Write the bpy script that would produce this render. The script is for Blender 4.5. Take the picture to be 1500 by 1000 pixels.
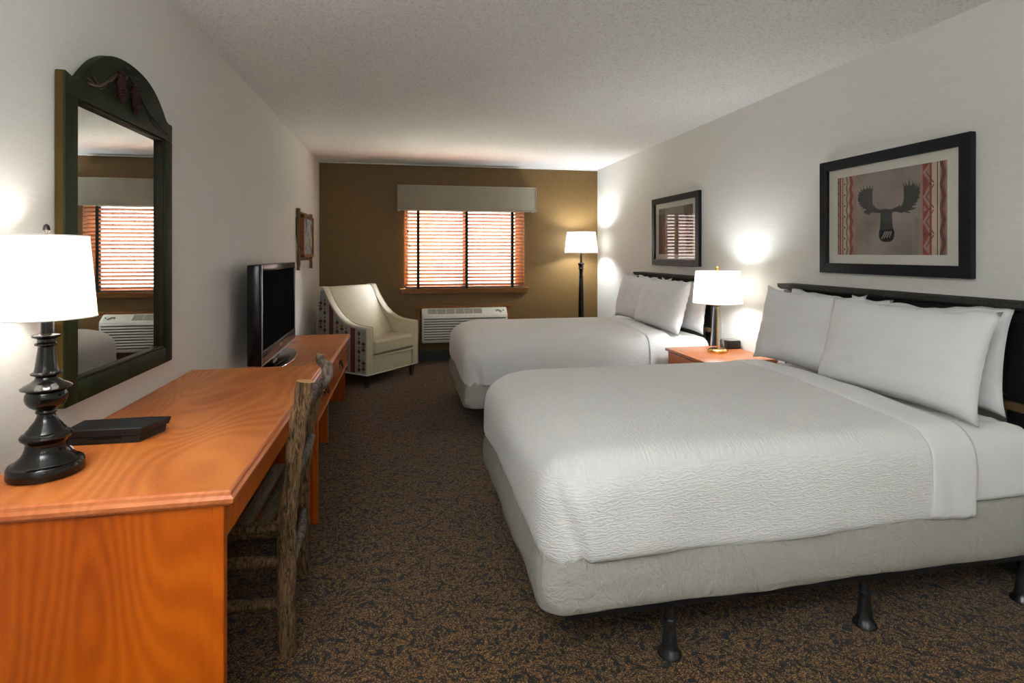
import bpy, bmesh, math, random
from mathutils import Vector, Matrix, noise
PI = math.pi
S = bpy.context.scene
for o in list(bpy.data.objects): bpy.data.objects.remove(o)
COL = S.collection

# ------------------------------------------------------------------ camera, world, lights, exposure
YAW = math.atan(158/805.)
cam_d = bpy.data.cameras.new('camera'); cam = bpy.data.objects.new('camera', cam_d); COL.objects.link(cam)
cam.location = (0, 0, 1.339); cam.rotation_euler = (PI/2, 0, -YAW)
cam_d.sensor_width = 36; cam_d.lens = 36*805/1500.; cam_d.shift_y = -129/1500.; cam_d.clip_start = 0.05
S.camera = cam
S.view_settings.view_transform = 'Standard'; S.view_settings.look = 'None'
S.view_settings.gamma = 1; S.view_settings.use_curve_mapping = False
S.view_settings.exposure = 0.48
W = bpy.data.worlds.new('daylight'); S.world = W; W.use_nodes = True
W.node_tree.nodes['Background'].inputs[0].default_value = (1.0, 0.97, 0.93, 1)
W.node_tree.nodes['Background'].inputs[1].default_value = 3.5

def light(name, kind, loc, power, color, size=.1, rot=(0, 0, 0), sy=None):
    d = bpy.data.lights.new(name, kind); d.energy = power; d.color = color
    if kind == 'AREA':
        d.size = size
        if sy: d.shape = 'RECTANGLE'; d.size_y = sy
    else: d.shadow_soft_size = size
    o = bpy.data.objects.new(name, d); o.location = loc; o.rotation_euler = rot; COL.objects.link(o)
    return o
WARM = (1.0, 0.965, 0.90); NEUT = (.93, .975, 1.0)
FILL_POS = [(-0.45, -3.2), (0.75, -3.2)]                        # added fill lights behind the camera, modelled as ceiling fixtures
for fx, fy in FILL_POS:
    light('ceiling_fill', 'AREA', (fx, fy, 2.325), 22, NEUT, .5)
light('fill_uplight', 'AREA', (-.72, -.35, 1.80), 94, NEUT, .26, (PI, 0, 0))  # added fill, bounced off the ceiling from behind the camera
light('desk_lamp_bulb', 'POINT', (-.893, 1.60, 1.285), 3.6, WARM, .04)
light('glass_lamp_bulb', 'POINT', (2.24, 3.64, 1.10), 12.5, NEUT, .06)
light('floor_lamp_bulb', 'POINT', (2.18, 6.60, 1.49), 28, NEUT, .07)
light('window_daylight', 'AREA', (.76, 9.3, 3.4), 7500, (.97, .985, 1), 3.0, (math.radians(52), 0, PI), 2.0)

# ------------------------------------------------------------------ material helpers
def new_mat(name):
    m = bpy.data.materials.new(name); m.use_nodes = True
    nt = m.node_tree; return m, nt, nt.nodes['Principled BSDF']
def nd(nt, t, **kw):
    n = nt.nodes.new(t)
    for k, v in kw.items(): setattr(n, k, v)
    return n
def coords(nt, scale=(1, 1, 1), rot=(0, 0, 0)):
    tc = nd(nt, 'ShaderNodeTexCoord'); mp = nd(nt, 'ShaderNodeMapping')
    mp.inputs['Scale'].default_value = scale; mp.inputs['Rotation'].default_value = rot
    nt.links.new(tc.outputs['Object'], mp.inputs['Vector']); return mp.outputs['Vector']
def ramp(nt, fac, stops, interp='LINEAR'):
    r = nd(nt, 'ShaderNodeValToRGB'); cr = r.color_ramp; cr.interpolation = interp
    while len(cr.elements) < len(stops): cr.elements.new(.5)
    for e, (p, c) in zip(cr.elements, stops):
        e.position = p; e.color = tuple(c)+(1,) if len(c) == 3 else c
    nt.links.new(fac, r.inputs['Fac']); return r.outputs['Color']
def noise_n(nt, vec, scale, detail=3, rough=.5, dist=0):
    n = nd(nt, 'ShaderNodeTexNoise'); n.inputs['Scale'].default_value = scale
    n.inputs['Detail'].default_value = detail; n.inputs['Roughness'].default_value = rough
    n.inputs['Distortion'].default_value = dist
    nt.links.new(vec, n.inputs['Vector']); return n.outputs['Fac']
def bump(nt, b, fac, strength, dist):
    n = nd(nt, 'ShaderNodeBump'); n.inputs['Strength'].default_value = strength; n.inputs['Distance'].default_value = dist
    nt.links.new(fac, n.inputs['Height']); nt.links.new(n.outputs['Normal'], b.inputs['Normal'])
def mul(c, k): return tuple(min(1, x*k) for x in c)
def plain(name, c, rough=.5, metal=0, var=.08, scale=20, sc=(1, 1, 1), bs=0, bd=.001, coat=0, spec=.5):
    m, nt, b = new_mat(name); v = coords(nt, sc); f = noise_n(nt, v, scale)
    nt.links.new(ramp(nt, f, [(.3, mul(c, 1-var)), (.7, mul(c, 1+var))]), b.inputs['Base Color'])
    b.inputs['Roughness'].default_value = rough; b.inputs['Metallic'].default_value = metal
    b.inputs['Coat Weight'].default_value = coat; b.inputs['Specular IOR Level'].default_value = spec
    if bs: bump(nt, b, f, bs, bd)
    return m
def wood(name, c1, c2, sc, rough=.35, scale=3.0, dist=8, coat=.06):
    """grain runs along the axis whose scale is small"""
    m, nt, b = new_mat(name); v = coords(nt, sc)
    fw = noise_n(nt, v, .75, 1.6, .45, .5)
    m1 = nd(nt, 'ShaderNodeMath', operation='MULTIPLY'); m1.inputs[1].default_value = dist*14; nt.links.new(fw, m1.inputs[0])
    m2 = nd(nt, 'ShaderNodeMath', operation='SINE'); nt.links.new(m1.outputs[0], m2.inputs[0])
    w = nd(nt, 'ShaderNodeMath', operation='MULTIPLY_ADD'); w.inputs[1].default_value = .5; w.inputs[2].default_value = .5; nt.links.new(m2.outputs[0], w.inputs[0])
    v2 = coords(nt, tuple(s*7 for s in sc)); f2 = noise_n(nt, v2, 6, 4)
    v3 = coords(nt, sc); f3 = noise_n(nt, v3, 1.6, 2)
    a = nd(nt, 'ShaderNodeMath', operation='MULTIPLY_ADD'); a.inputs[1].default_value = .20
    nt.links.new(w.outputs[0], a.inputs[0])
    a2 = nd(nt, 'ShaderNodeMath', operation='MULTIPLY_ADD'); a2.inputs[1].default_value = .25
    nt.links.new(f2, a2.inputs[0]); 
    a3 = nd(nt, 'ShaderNodeMath', operation='MULTIPLY'); a3.inputs[1].default_value = .75
    nt.links.new(f3, a3.inputs[0]); nt.links.new(a3.outputs[0], a2.inputs[2]); nt.links.new(a2.outputs[0], a.inputs[2])
    nt.links.new(ramp(nt, a.outputs[0], [(.30, c2), (.85, c1)]), b.inputs['Base Color'])
    b.inputs['Roughness'].default_value = rough; b.inputs['Coat Weight'].default_value = coat; b.inputs['Specular IOR Level'].default_value = .28
    b.inputs['Coat Roughness'].default_value = .25
    return m
def fabric(name, c, rough=.9, weave=900, bs=.15, var=.05, sheen=.2):
    m, nt, b = new_mat(name); v = coords(nt); f = noise_n(nt, v, weave*.4, 2); g = noise_n(nt, v, 6, 2)
    mx = nd(nt, 'ShaderNodeMath', operation='MULTIPLY_ADD'); mx.inputs[1].default_value = .5
    nt.links.new(f, mx.inputs[0]); h = nd(nt, 'ShaderNodeMath', operation='MULTIPLY'); h.inputs[1].default_value = .5
    nt.links.new(g, h.inputs[0]); nt.links.new(h.outputs[0], mx.inputs[2])
    nt.links.new(ramp(nt, mx.outputs[0], [(.3, mul(c, 1-var)), (.7, mul(c, 1+var))]), b.inputs['Base Color'])
    b.inputs['Roughness'].default_value = rough; b.inputs['Sheen Weight'].default_value = sheen
    b.inputs['Specular IOR Level'].default_value = .2
    bump(nt, b, f, bs, .002); return m

def mat_wallpaper():
    m, nt, b = new_mat('wallpaper_linen')
    v = coords(nt, (5, 5, 190)); f = noise_n(nt, v, 1, 4, .6); v2 = coords(nt, (40, 40, 300)); g = noise_n(nt, v2, 1, 2)
    a = nd(nt, 'ShaderNodeMath', operation='MULTIPLY_ADD'); a.inputs[1].default_value = .6
    h = nd(nt, 'ShaderNodeMath', operation='MULTIPLY'); h.inputs[1].default_value = .4
    nt.links.new(f, a.inputs[0]); nt.links.new(g, h.inputs[0]); nt.links.new(h.outputs[0], a.inputs[2])
    nt.links.new(ramp(nt, a.outputs[0], [(.32, (.68, .67, .63)), (.68, (.76, .75, .71))]), b.inputs['Base Color'])
    b.inputs['Roughness'].default_value = .62; b.inputs['Specular IOR Level'].default_value = .25
    bump(nt, b, a.outputs[0], .12, .003); return m
def mat_backwall():
    m, nt, b = new_mat('brown_grasscloth')
    v = coords(nt, (160, 160, 10)); f = noise_n(nt, v, 1, 4, .6); v2 = coords(nt, (12, 12, 240)); g = noise_n(nt, v2, 1, 3)
    a = nd(nt, 'ShaderNodeMath', operation='MULTIPLY_ADD'); a.inputs[1].default_value = .55
    h = nd(nt, 'ShaderNodeMath', operation='MULTIPLY'); h.inputs[1].default_value = .45
    nt.links.new(f, a.inputs[0]); nt.links.new(g, h.inputs[0]); nt.links.new(h.outputs[0], a.inputs[2])
    nt.links.new(ramp(nt, a.outputs[0], [(.3, (.115, .066, .021)), (.7, (.185, .112, .038))]), b.inputs['Base Color'])
    b.inputs['Roughness'].default_value = .5; b.inputs['Specular IOR Level'].default_value = .3
    bump(nt, b, a.outputs[0], .1, .003); return m
def mat_ceiling():
    m, nt, b = new_mat('popcorn_ceiling'); v = coords(nt); f = noise_n(nt, v, 85, 3, .65); g = noise_n(nt, v, 2, 2)
    nt.links.new(ramp(nt, f, [(.32, (.68, .68, .67)), (.50, (.86, .86, .85)), (.7, (.89, .89, .88))]), b.inputs['Base Color'])
    b.inputs['Roughness'].default_value = .95; b.inputs['Specular IOR Level'].default_value = .1
    bump(nt, b, f, .5, .006); return m
def mat_carpet():
    m, nt, b = new_mat('branch_pattern_carpet'); L = nt.links.new
    v = coords(nt)
    # bend the lookup a little so the strokes curve
    nz = nd(nt, 'ShaderNodeTexNoise'); nz.inputs['Scale'].default_value = 14; L(v, nz.inputs['Vector'])
    sb = nd(nt, 'ShaderNodeVectorMath', operation='SUBTRACT'); L(nz.outputs['Color'], sb.inputs[0]); sb.inputs[1].default_value = (.5, .5, .5)
    sc = nd(nt, 'ShaderNodeVectorMath', operation='SCALE'); sc.inputs['Scale'].default_value = .055; L(sb.outputs[0], sc.inputs[0])
    ad = nd(nt, 'ShaderNodeVectorMath', operation='ADD'); L(v, ad.inputs[0]); L(sc.outputs[0], ad.inputs[1])
    def layer(scale, ka, kr):
        vo = nd(nt, 'ShaderNodeTexVoronoi', voronoi_dimensions='2D'); vo.inputs['Scale'].default_value = scale; L(ad.outputs[0], vo.inputs['Vector'])
        df = nd(nt, 'ShaderNodeVectorMath', operation='SUBTRACT'); L(ad.outputs[0], df.inputs[0]); L(vo.outputs['Position'], df.inputs[1])
        sp = nd(nt, 'ShaderNodeSeparateXYZ'); L(df.outputs[0], sp.inputs[0])
        an = nd(nt, 'ShaderNodeMath', operation='ARCTAN2'); L(sp.outputs['Y'], an.inputs[0]); L(sp.outputs['X'], an.inputs[1])
        ka_ = nd(nt, 'ShaderNodeMath', operation='MULTIPLY'); ka_.inputs[1].default_value = ka; L(an.outputs[0], ka_.inputs[0])
        kr_ = nd(nt, 'ShaderNodeMath', operation='MULTIPLY'); kr_.inputs[1].default_value = kr; L(vo.outputs['Distance'], kr_.inputs[0])
        cb = nd(nt, 'ShaderNodeCombineXYZ'); L(ka_.outputs[0], cb.inputs[0]); L(kr_.outputs[0], cb.inputs[1]); L(vo.outputs['Distance'], cb.inputs[2])
        return noise_n(nt, cb.outputs[0], 1, 2, .55)
    a = layer(4.6, 7.5, 4.2); c = layer(14, 3.6, 2.6)
    mn = nd(nt, 'ShaderNodeMath', operation='MINIMUM'); L(a, mn.inputs[0]); L(c, mn.inputs[1])
    sq = noise_n(nt, ad.outputs[0], 62, 1, .4); s1 = nd(nt, 'ShaderNodeMath', operation='SUBTRACT'); L(sq, s1.inputs[0]); s1.inputs[1].default_value = .5
    s2 = nd(nt, 'ShaderNodeMath', operation='ABSOLUTE'); L(s1.outputs[0], s2.inputs[0])
    thin = ramp(nt, s2.outputs[0], [(.022, (.05, .05, .05)), (.052, (1, 1, 1))])
    big = ramp(nt, mn.outputs[0], [(.385, (0, 0, 0)), (.415, (1, 1, 1))])
    sm_ = nd(nt, 'ShaderNodeMix', data_type='RGBA', blend_type='MULTIPLY'); sm_.inputs[0].default_value = 1; L(thin, sm_.inputs[6]); L(big, sm_.inputs[7]); stroke = sm_.outputs[2]
    pile = noise_n(nt, v, 230, 2, .7); blot = noise_n(nt, v, 60, 3, .6)
    pcol = ramp(nt, pile, [(.36, (.030, .014, .005)), (.5, (.115, .060, .020)), (.62, (.40, .23, .08))])
    bl = ramp(nt, blot, [(.4, (.55, .5, .45)), (.62, (1.15, 1.05, .95))])
    mx = nd(nt, 'ShaderNodeMix', data_type='RGBA', blend_type='MULTIPLY'); mx.inputs[0].default_value = 1; L(pcol, mx.inputs[6]); L(bl, mx.inputs[7])
    dk = ramp(nt, pile, [(.35, (.006, .006, .006)), (.65, (.022, .019, .017))])
    fm = nd(nt, 'ShaderNodeMix', data_type='RGBA'); L(stroke, fm.inputs[0]); L(dk, fm.inputs[6]); L(mx.outputs[2], fm.inputs[7])
    L(fm.outputs[2], b.inputs['Base Color']); b.inputs['Roughness'].default_value = 1; b.inputs['Specular IOR Level'].default_value = .05
    b.inputs['Sheen Weight'].default_value = .1
    bump(nt, b, pile, .7, .006); return m
def mat_cover():
    m, nt, b = new_mat('white_matelasse'); L = nt.links.new
    v = coords(nt, (1, 1, 1)); w = nd(nt, 'ShaderNodeTexWave', bands_direction='Z'); 
    v1 = coords(nt, (.35, .35, 1), (.0, .25, 0)); L(v1, w.inputs['Vector'])
    w.inputs['Scale'].default_value = 30; w.inputs['Distortion'].default_value = 11; w.inputs['Detail'].default_value = 2; w.inputs['Detail Scale'].default_value = 2.2
    w2 = nd(nt, 'ShaderNodeTexWave', bands_direction='X'); v2 = coords(nt, (1, .45, .0), (0, 0, .25)); L(v2, w2.inputs['Vector'])
    w2.inputs['Scale'].default_value = 22; w2.inputs['Distortion'].default_value = 8; w2.inputs['Detail'].default_value = 2; w2.inputs['Detail Scale'].default_value = 2.6
    # horizontal faces take the w2 pattern, vertical faces w
    g = nd(nt, 'ShaderNodeNewGeometry'); s = nd(nt, 'ShaderNodeSeparateXYZ'); L(g.outputs['Normal'], s.inputs[0])
    k = ramp(nt, s.outputs['Z'], [(.50, (0, 0, 0)), (.72, (1, 1, 1))])
    mx = nd(nt, 'ShaderNodeMix', data_type='FLOAT'); L(k, mx.inputs[0]); L(w.outputs['Fac'], mx.inputs[2]); L(w2.outputs['Fac'], mx.inputs[3])
    f = noise_n(nt, v, 700, 1); 
    b.inputs['Base Color'].default_value = (.80, .78, .75, 1)
    L(ramp(nt, f, [(.3, (.70, .695, .675)), (.7, (.76, .75, .73))]), b.inputs['Base Color'])
    b.inputs['Roughness'].default_value = .85; b.inputs['Sheen Weight'].default_value = .15; b.inputs['Specular IOR Level'].default_value = .2
    bump(nt, b, mx.outputs[0], .36, .004); return m
def mat_shade(name, e, c=(.95, .92, .86)):
    m, nt, b = new_mat(name); L = nt.links.new
    out = nt.nodes['Material Output']
    f = noise_n(nt, coords(nt, (1, 1, 2)), 300, 2)
    tr = nd(nt, 'ShaderNodeBsdfTranslucent'); di = nd(nt, 'ShaderNodeBsdfDiffuse'); mx = nd(nt, 'ShaderNodeMixShader'); mx.inputs[0].default_value = .42
    col = ramp(nt, f, [(.2, mul(c, .95)), (.8, c)]); L(col, tr.inputs[0]); L(col, di.inputs[0]); L(di.outputs[0], mx.inputs[1]); L(tr.outputs[0], mx.inputs[2])
    em = nd(nt, 'ShaderNodeEmission'); em.inputs[0].default_value = (1, .95, .88, 1); em.inputs[1].default_value = e
    ad = nd(nt, 'ShaderNodeAddShader'); L(mx.outputs[0], ad.inputs[0]); L(em.outputs[0], ad.inputs[1]); L(ad.outputs[0], out.inputs[0])
    return m
def mat_glass_clear():
    m, nt, b = new_mat('picture_glass'); L = nt.links.new; out = nt.nodes['Material Output']
    tr = nd(nt, 'ShaderNodeBsdfTransparent'); gl = nd(nt, 'ShaderNodeBsdfGlossy'); gl.inputs['Roughness'].default_value = .02
    lw = nd(nt, 'ShaderNodeLayerWeight'); lw.inputs['Blend'].default_value = .5; pw_ = nd(nt, 'ShaderNodeMath', operation='POWER'); pw_.inputs[1].default_value = 4
    f = noise_n(nt, coords(nt), 4); mr = nd(nt, 'ShaderNodeMapRange'); mr.inputs[3].default_value = .9; mr.inputs[4].default_value = .96; L(f, mr.inputs[0])
    fr = nd(nt, 'ShaderNodeMath', operation='MULTIPLY_ADD'); L(lw.outputs['Facing'], pw_.inputs[0]); L(pw_.outputs[0], fr.inputs[0]); L(mr.outputs[0], fr.inputs[1]); fr.inputs[2].default_value = .022
    mx = nd(nt, 'ShaderNodeMixShader'); L(fr.outputs[0], mx.inputs[0]); L(tr.outputs[0], mx.inputs[1]); L(gl.outputs[0], mx.inputs[2]); L(mx.outputs[0], out.inputs[0])
    return m
def mat_mirror():
    m, nt, b = new_mat('mirror_silver'); f = noise_n(nt, coords(nt), 3)
    nt.links.new(ramp(nt, f, [(0, (.80, .83, .83)), (1, (.84, .87, .87))]), b.inputs['Base Color'])
    b.inputs['Metallic'].default_value = 1; b.inputs['Roughness'].default_value = .01; return m
def mat_crystal():
    m, nt, b = new_mat('clear_crystal'); b.inputs['Transmission Weight'].default_value = 1; b.inputs['IOR'].default_value = 1.3
    f = noise_n(nt, coords(nt), 5); nt.links.new(ramp(nt, f, [(0, (.95, .97, .97)), (1, (1, 1, 1))]), b.inputs['Base Color'])
    b.inputs['Roughness'].default_value = .02; return m
def mat_bark(name, c1, c2, stretch=(30, 30, 6)):
    m, nt, b = new_mat(name); v = coords(nt, stretch); f = noise_n(nt, v, 2.6, 6, .75, 1.2)
    nt.links.new(ramp(nt, f, [(.40, c2), (.60, c1)]), b.inputs['Base Color']); b.inputs['Roughness'].default_value = .65; b.inputs['Specular IOR Level'].default_value = .25
    bump(nt, b, f, .9, .01); return m

M = dict(
 wallpaper=mat_wallpaper(), backwall=mat_backwall(), ceiling=mat_ceiling(), carpet=mat_carpet(), cover=mat_cover(),
 sheet=fabric('white_cotton_sheet', (.77, .765, .75), bs=.06), pillow=fabric('white_pillowcase', (.76, .76, .76), bs=.06),
 skirt=None, desk_top=wood('cherry_laminate_top', (.64, .215, .052), (.34, .072, .011), (3.2, .9, 3.2), rough=.38, dist=13),
 desk_side=wood('cherry_laminate_panel', (.52, .105, .004), (.27, .034, .001), (2.6, 2.6, .75), rough=.36, dist=14),
 desk_edge=wood('cherry_moulding', (.60, .20, .07), (.44, .11, .03), (6, .6, 6), rough=.3),
 ns_wood=wood('nightstand_wood', (.55, .20, .08), (.40, .11, .035), (3, 1, 3)),
 black_wood=plain('black_stained_wood', (.006, .006, .007), .45, sc=(1, 6, 1), spec=.2),
 frame_black=plain('black_frame_lacquer', (.006, .008, .011), .35, spec=.22),
 mat_board=plain('cream_mat_board', (.66, .64, .58), .9, var=.02),
 green=plain('dark_green_painted_wood', (.012, .017, .006), .5, var=.5, scale=7, sc=(1, 1, .3), spec=.10),
 amber=plain('amber_painted_edge', (.055, .034, .008), .6, spec=.08, var=.5, scale=4, sc=(1, 1, .25)),
 lip=plain('dark_olive_lip', (.016, .013, .005), .5, var=.3, spec=.15), cone=plain('pine_cone_brown', (.028, .008, .006), .5, var=.6, scale=120, spec=.15), twig=plain('twig_brown', (.035, .010, .005), .4, var=.3),
 mirror=mat_mirror(), glass=mat_glass_clear(), crystal=mat_crystal(), brass=plain('polished_brass', (.80, .50, .16), .18, 1, var=.04),
 black_gloss=plain('black_glazed_turning', (.005, .004, .0035), .15, coat=.05, var=.3, spec=.35), black_plastic=plain('black_plastic', (.010, .011, .012), .42, spec=.3),
 tv_black=plain('piano_black', (.005, .005, .006), .22, spec=.3), tv_red=plain('dark_red_bezel', (.026, .006, .004), .18, spec=.4), screen=plain('dark_screen', (.009, .010, .0105), .6, var=.03, spec=.0),
 chrome=plain('chrome_trim', (.62, .62, .62), .2, 1, var=.04),
 shade_d=mat_shade('desk_lamp_shade', .22), shade_g=mat_shade('glass_lamp_shade', .30), shade_f=mat_shade('floor_lamp_shade', .30),
 ac=plain('ac_plastic', (.82, .82, .74), .45, var=.03), ac_dark=plain('ac_grille_shadow', (.10, .11, .085), .6), oak=wood('oak_trim', (.30, .125, .03), (.19, .07, .014), (.8, 6, 6)),
 slat=wood('cedar_slat', (.21, .11, .072), (.15, .07, .045), (.8, 9, 9), rough=.75, coat=0), tape=fabric('dark_green_tape', (.018, .024, .018)),
 valance=fabric('grey_olive_linen', (.30, .275, .215), bs=.4, var=.12), piping=fabric('grey_piping', (.36, .33, .27)),
 leather=plain('cream_leather', (.56, .50, .34), .5, var=.04, bs=.1, bd=.002), welt=plain('cream_welt', (.62, .58, .44), .5, var=.03),
 tap_grey=fabric('tapestry_grey', (.26, .26, .235), var=.25, bs=.4), tap_red=fabric('tapestry_red', (.13, .018, .014), var=.25), tap_brown=fabric('tapestry_brown', (.065, .022, .016), var=.3), tap_tan=fabric('tapestry_tan', (.28, .18, .10), var=.3),
 dark_leg=plain('espresso_leg', (.02, .012, .008), .4),
 bark=mat_bark('hickory_bark', (.30, .175, .080), (.035, .017, .007), (45, 45, 7)), bark_grey=mat_bark('silver_grey_bark', (.24, .19, .16), (.05, .032, .022), (16, 16, 8)), cut=plain('cut_log_end', (.50, .27, .10), .6, var=.25, scale=60),
 slatwood=mat_bark('chair_slat_bark', (.17, .12, .055), (.07, .045, .02), (40, 6, 40)),
 steel=plain('black_steel', (.010, .010, .011), .35), glide=plain('black_glide', (.014, .014, .015), .25),
 base=plain('dark_baseboard', (.028, .026, .020), .5), base_l=plain('beige_baseboard', (.33, .30, .25), .6),
 white=plain('white_enamel', (.8, .8, .78), .4), metal_dark=plain('antique_pewter', (.06, .05, .045), .3, .9), concrete=plain('outside_ground', (.45, .46, .38), .9), foliage=plain('outdoor_shrub', (.06, .12, .03), .8, var=.5),
 stucco=plain('outdoor_tan_wall', (.62, .48, .32), .9),
 dome=mat_shade('ceiling_fill_dome', 1.0), ledge=wood('headboard_ledge', (.10, .06, .022), (.05, .028, .01), (6, 1, 6)), carve=mat_bark('carved_black_edge', (.055, .055, .05), (.004, .004, .004), (60, 60, 60)),  # dome glows on the added ceiling fill lights
 headpanel=plain('espresso_panel', (.016, .012, .008), .5, sc=(1, .4, 5), var=.3),
 cord=plain('white_cord', (.7, .7, .66), .5), photo=None)
def mat_skirt():
    m, nt, b = new_mat('grey_boxspring_cover'); v = coords(nt, (1, 1, .8)); f = noise_n(nt, v, 9, 4, .6, 1.2); g = noise_n(nt, coords(nt), 500, 1)
    nt.links.new(ramp(nt, g, [(.3, (.27, .26, .225)), (.7, (.35, .335, .295))]), b.inputs['Base Color'])
    b.inputs['Roughness'].default_value = .9; b.inputs['Specular IOR Level'].default_value = .15; bump(nt, b, f, .5, .035); return m
M['skirt'] = mat_skirt()
def mat_birch():
    m, nt, b = new_mat('birch_wood_photo'); f = noise_n(nt, coords(nt, (9, 9, 2.2)), 4, 5, .7, .8)
    nt.links.new(ramp(nt, f, [(.38, (.02, .03, .02)), (.48, (.08, .10, .08)), (.53, (.60, .62, .60)), (.68, (.10, .09, .04))]), b.inputs['Base Color']); return m
M['photo'] = mat_birch()

# ------------------------------------------------------------------ mesh helpers
def link(name, bm, mats, parent=None, smooth=False, kind=None):
    me = bpy.data.meshes.new(name); bmesh.ops.recalc_face_normals(bm, faces=bm.faces); bm.to_mesh(me); bm.free()
    for m in (mats if isinstance(mats, (list, tuple)) else [mats]): me.materials.append(m)
    if smooth:
        me.shade_smooth()
        if smooth != 'full': me.set_sharp_from_angle(angle=math.radians(38))
    o = bpy.data.objects.new(name, me); COL.objects.link(o)
    if parent: o.parent = parent
    if kind: o['kind'] = kind
    return o
def tag(o, label, cat, group=None):
    o['label'] = label; o['category'] = cat
    if group: o['group'] = group
    return o
def thing(name, label, cat, loc=(0, 0, 0), rz=0, group=None):
    o = bpy.data.objects.new(name, None); COL.objects.link(o); o.location = loc; o.rotation_euler = (0, 0, rz); o.empty_display_size = .1
    return tag(o, label, cat, group)
def absorb(bm, t, mi=0, mat=None):
    vs = {v: bm.verts.new(mat @ v.co if mat else v.co) for v in t.verts}
    for f in t.faces:
        try: n = bm.faces.new([vs[v] for v in f.verts]); n.material_index = mi; n.smooth = f.smooth
        except ValueError: pass
    t.free()
def box(bm, x0, x1, y0, y1, z0, z1, bev=0, seg=2, mi=0, mat=None):
    t = bmesh.new(); bmesh.ops.create_cube(t, size=1)
    for v in t.verts: v.co = Vector(((x0+x1)/2+v.co.x*(x1-x0), (y0+y1)/2+v.co.y*(y1-y0), (z0+z1)/2+v.co.z*(z1-z0)))
    if bev: bmesh.ops.bevel(t, geom=t.edges[:], offset=bev, segments=seg, affect='EDGES', profile=.5)
    absorb(bm, t, mi, mat); return bm
def lathe(bm, prof, c=(0, 0, 0), n=40, mi=0, cap=True):
    rings = []
    for r, z in prof:
        rings.append([bm.verts.new((c[0]+r*math.cos(2*PI*i/n), c[1]+r*math.sin(2*PI*i/n), c[2]+z)) for i in range(n)])
    for a, b in zip(rings, rings[1:]):
        for i in range(n):
            f = bm.faces.new((a[i], a[(i+1) % n], b[(i+1) % n], b[i])); f.material_index = mi
    if cap:
        for r in (rings[0], rings[-1]):
            f = bm.faces.new(r); f.material_index = mi
    return bm
def tube(bm, pts, rad, n=12, mi=0, capmi=None, rough=0, seed=0):
    pts = [Vector(p) for p in pts]
    if not isinstance(rad, (list, tuple)): rad = [rad]*len(pts)
    up = None; rings = []
    for i, p in enumerate(pts):
        d = (pts[min(i+1, len(pts)-1)]-pts[max(i-1, 0)]).normalized()
        if up is None:
            up = d.orthogonal().normalized()
        up = (up-d*up.dot(d)).normalized(); s = d.cross(up)
        ring = []
        for k in range(n):
            a = 2*PI*k/n; r = rad[i]
            q = p+(up*math.cos(a)+s*math.sin(a))*r
            if rough: q += (up*math.cos(a)+s*math.sin(a))*rough*noise.noise(q*28+Vector((seed, 0, 0)))
            ring.append(bm.verts.new(q))
        rings.append(ring)
    for a, b in zip(rings, rings[1:]):
        for k in range(n):
            f = bm.faces.new((a[k], a[(k+1) % n], b[(k+1) % n], b[k])); f.material_index = mi
    for r in (rings[0], rings[-1]):
        f = bm.faces.new(r); f.material_index = mi if capmi is None else capmi
    return bm
def resample(pts, rad, step=.02):
    """catmull-rom through control points"""
    P = [Vector(p) for p in pts]; out = []; ro = []
    for i in range(len(P)-1):
        p0, p1, p2, p3 = P[max(i-1, 0)], P[i], P[i+1], P[min(i+2, len(P)-1)]
        n = max(2, int((p2-p1).length/step))
        for k in range(n):
            t = k/n
            out.append(.5*((2*p1)+(p2-p0)*t+(2*p0-5*p1+4*p2-p3)*t*t+(3*p1-p0-3*p2+p3)*t**3)); ro.append(rad[i]+(rad[i+1]-rad[i])*t)
    out.append(P[-1]); ro.append(rad[-1]); return out, ro
def prism(bm, poly, f, a, b, mi=0, bev=0):
    """poly: 2D points; f(p,q,d)->xyz; extruded from depth a to b"""
    t = bmesh.new()
    A = [t.verts.new(f(p, q, a)) for p, q in poly]; B = [t.verts.new(f(p, q, b)) for p, q in poly]; n = len(poly)
    t.faces.new(A); t.faces.new(B[::-1])
    for i in range(n): t.faces.new((A[i], B[i], B[(i+1) % n], A[(i+1) % n]))
    bmesh.ops.recalc_face_normals(t, faces=t.faces)
    if bev:
        es = [e for e in t.edges if len(e.link_faces) == 2 and e.calc_face_angle(0) > .6]
        bmesh.ops.bevel(t, geom=es, offset=bev, segments=2, affect='EDGES', profile=.5)
    absorb(bm, t, mi); return bm
def tri_poly(bm, poly, f, d, mi=0):
    t = bmesh.new(); vs = [t.verts.new(f(p, q, d)) for p, q in poly]
    fc = t.faces.new(vs); t.normal_update(); bmesh.ops.triangulate(t, faces=[fc]); absorb(bm, t, mi)
YZ = lambda X: (lambda p, q, d: (X+d, p, q))       # plane facing x
new = bmesh.new

# ------------------------------------------------------------------ room shell
XL, XR, YB, YF, H = -1.0, 2.51, 6.92, -4.2, 2.44
b = box(new(), XL-.2, XR+.2, YF-.2, YB+.2, -.1, 0); link('floor', b, M['carpet'], kind='structure')
b = box(new(), XL-.2, XR+.2, YF-.2, YB+.2, H, H+.1); link('ceiling', b, M['ceiling'], kind='structure')
b = box(new(), XL-.15, XL, YF-.15, YB+.2, 0, H); link('wall_left', b, M['wallpaper'], kind='structure')
b = box(new(), XR, XR+.15, YF-.15, YB+.2, 0, H); link('wall_right', b, M['wallpaper'], kind='structure')
b = box(new(), XL, XR, YF-.15, YF, 0, H); link('wall_front', b, M['wallpaper'], kind='structure')
wx0, wx1, wz0, wz1 = 0.0, 1.52, 0.888, 1.93
b = new()
box(b, XL, wx0, YB, YB+.18, 0, H); box(b, wx1, XR, YB, YB+.18, 0, H); box(b, wx0, wx1, YB, YB+.18, 0, wz0); box(b, wx0, wx1, YB, YB+.18, wz1, H)
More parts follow.
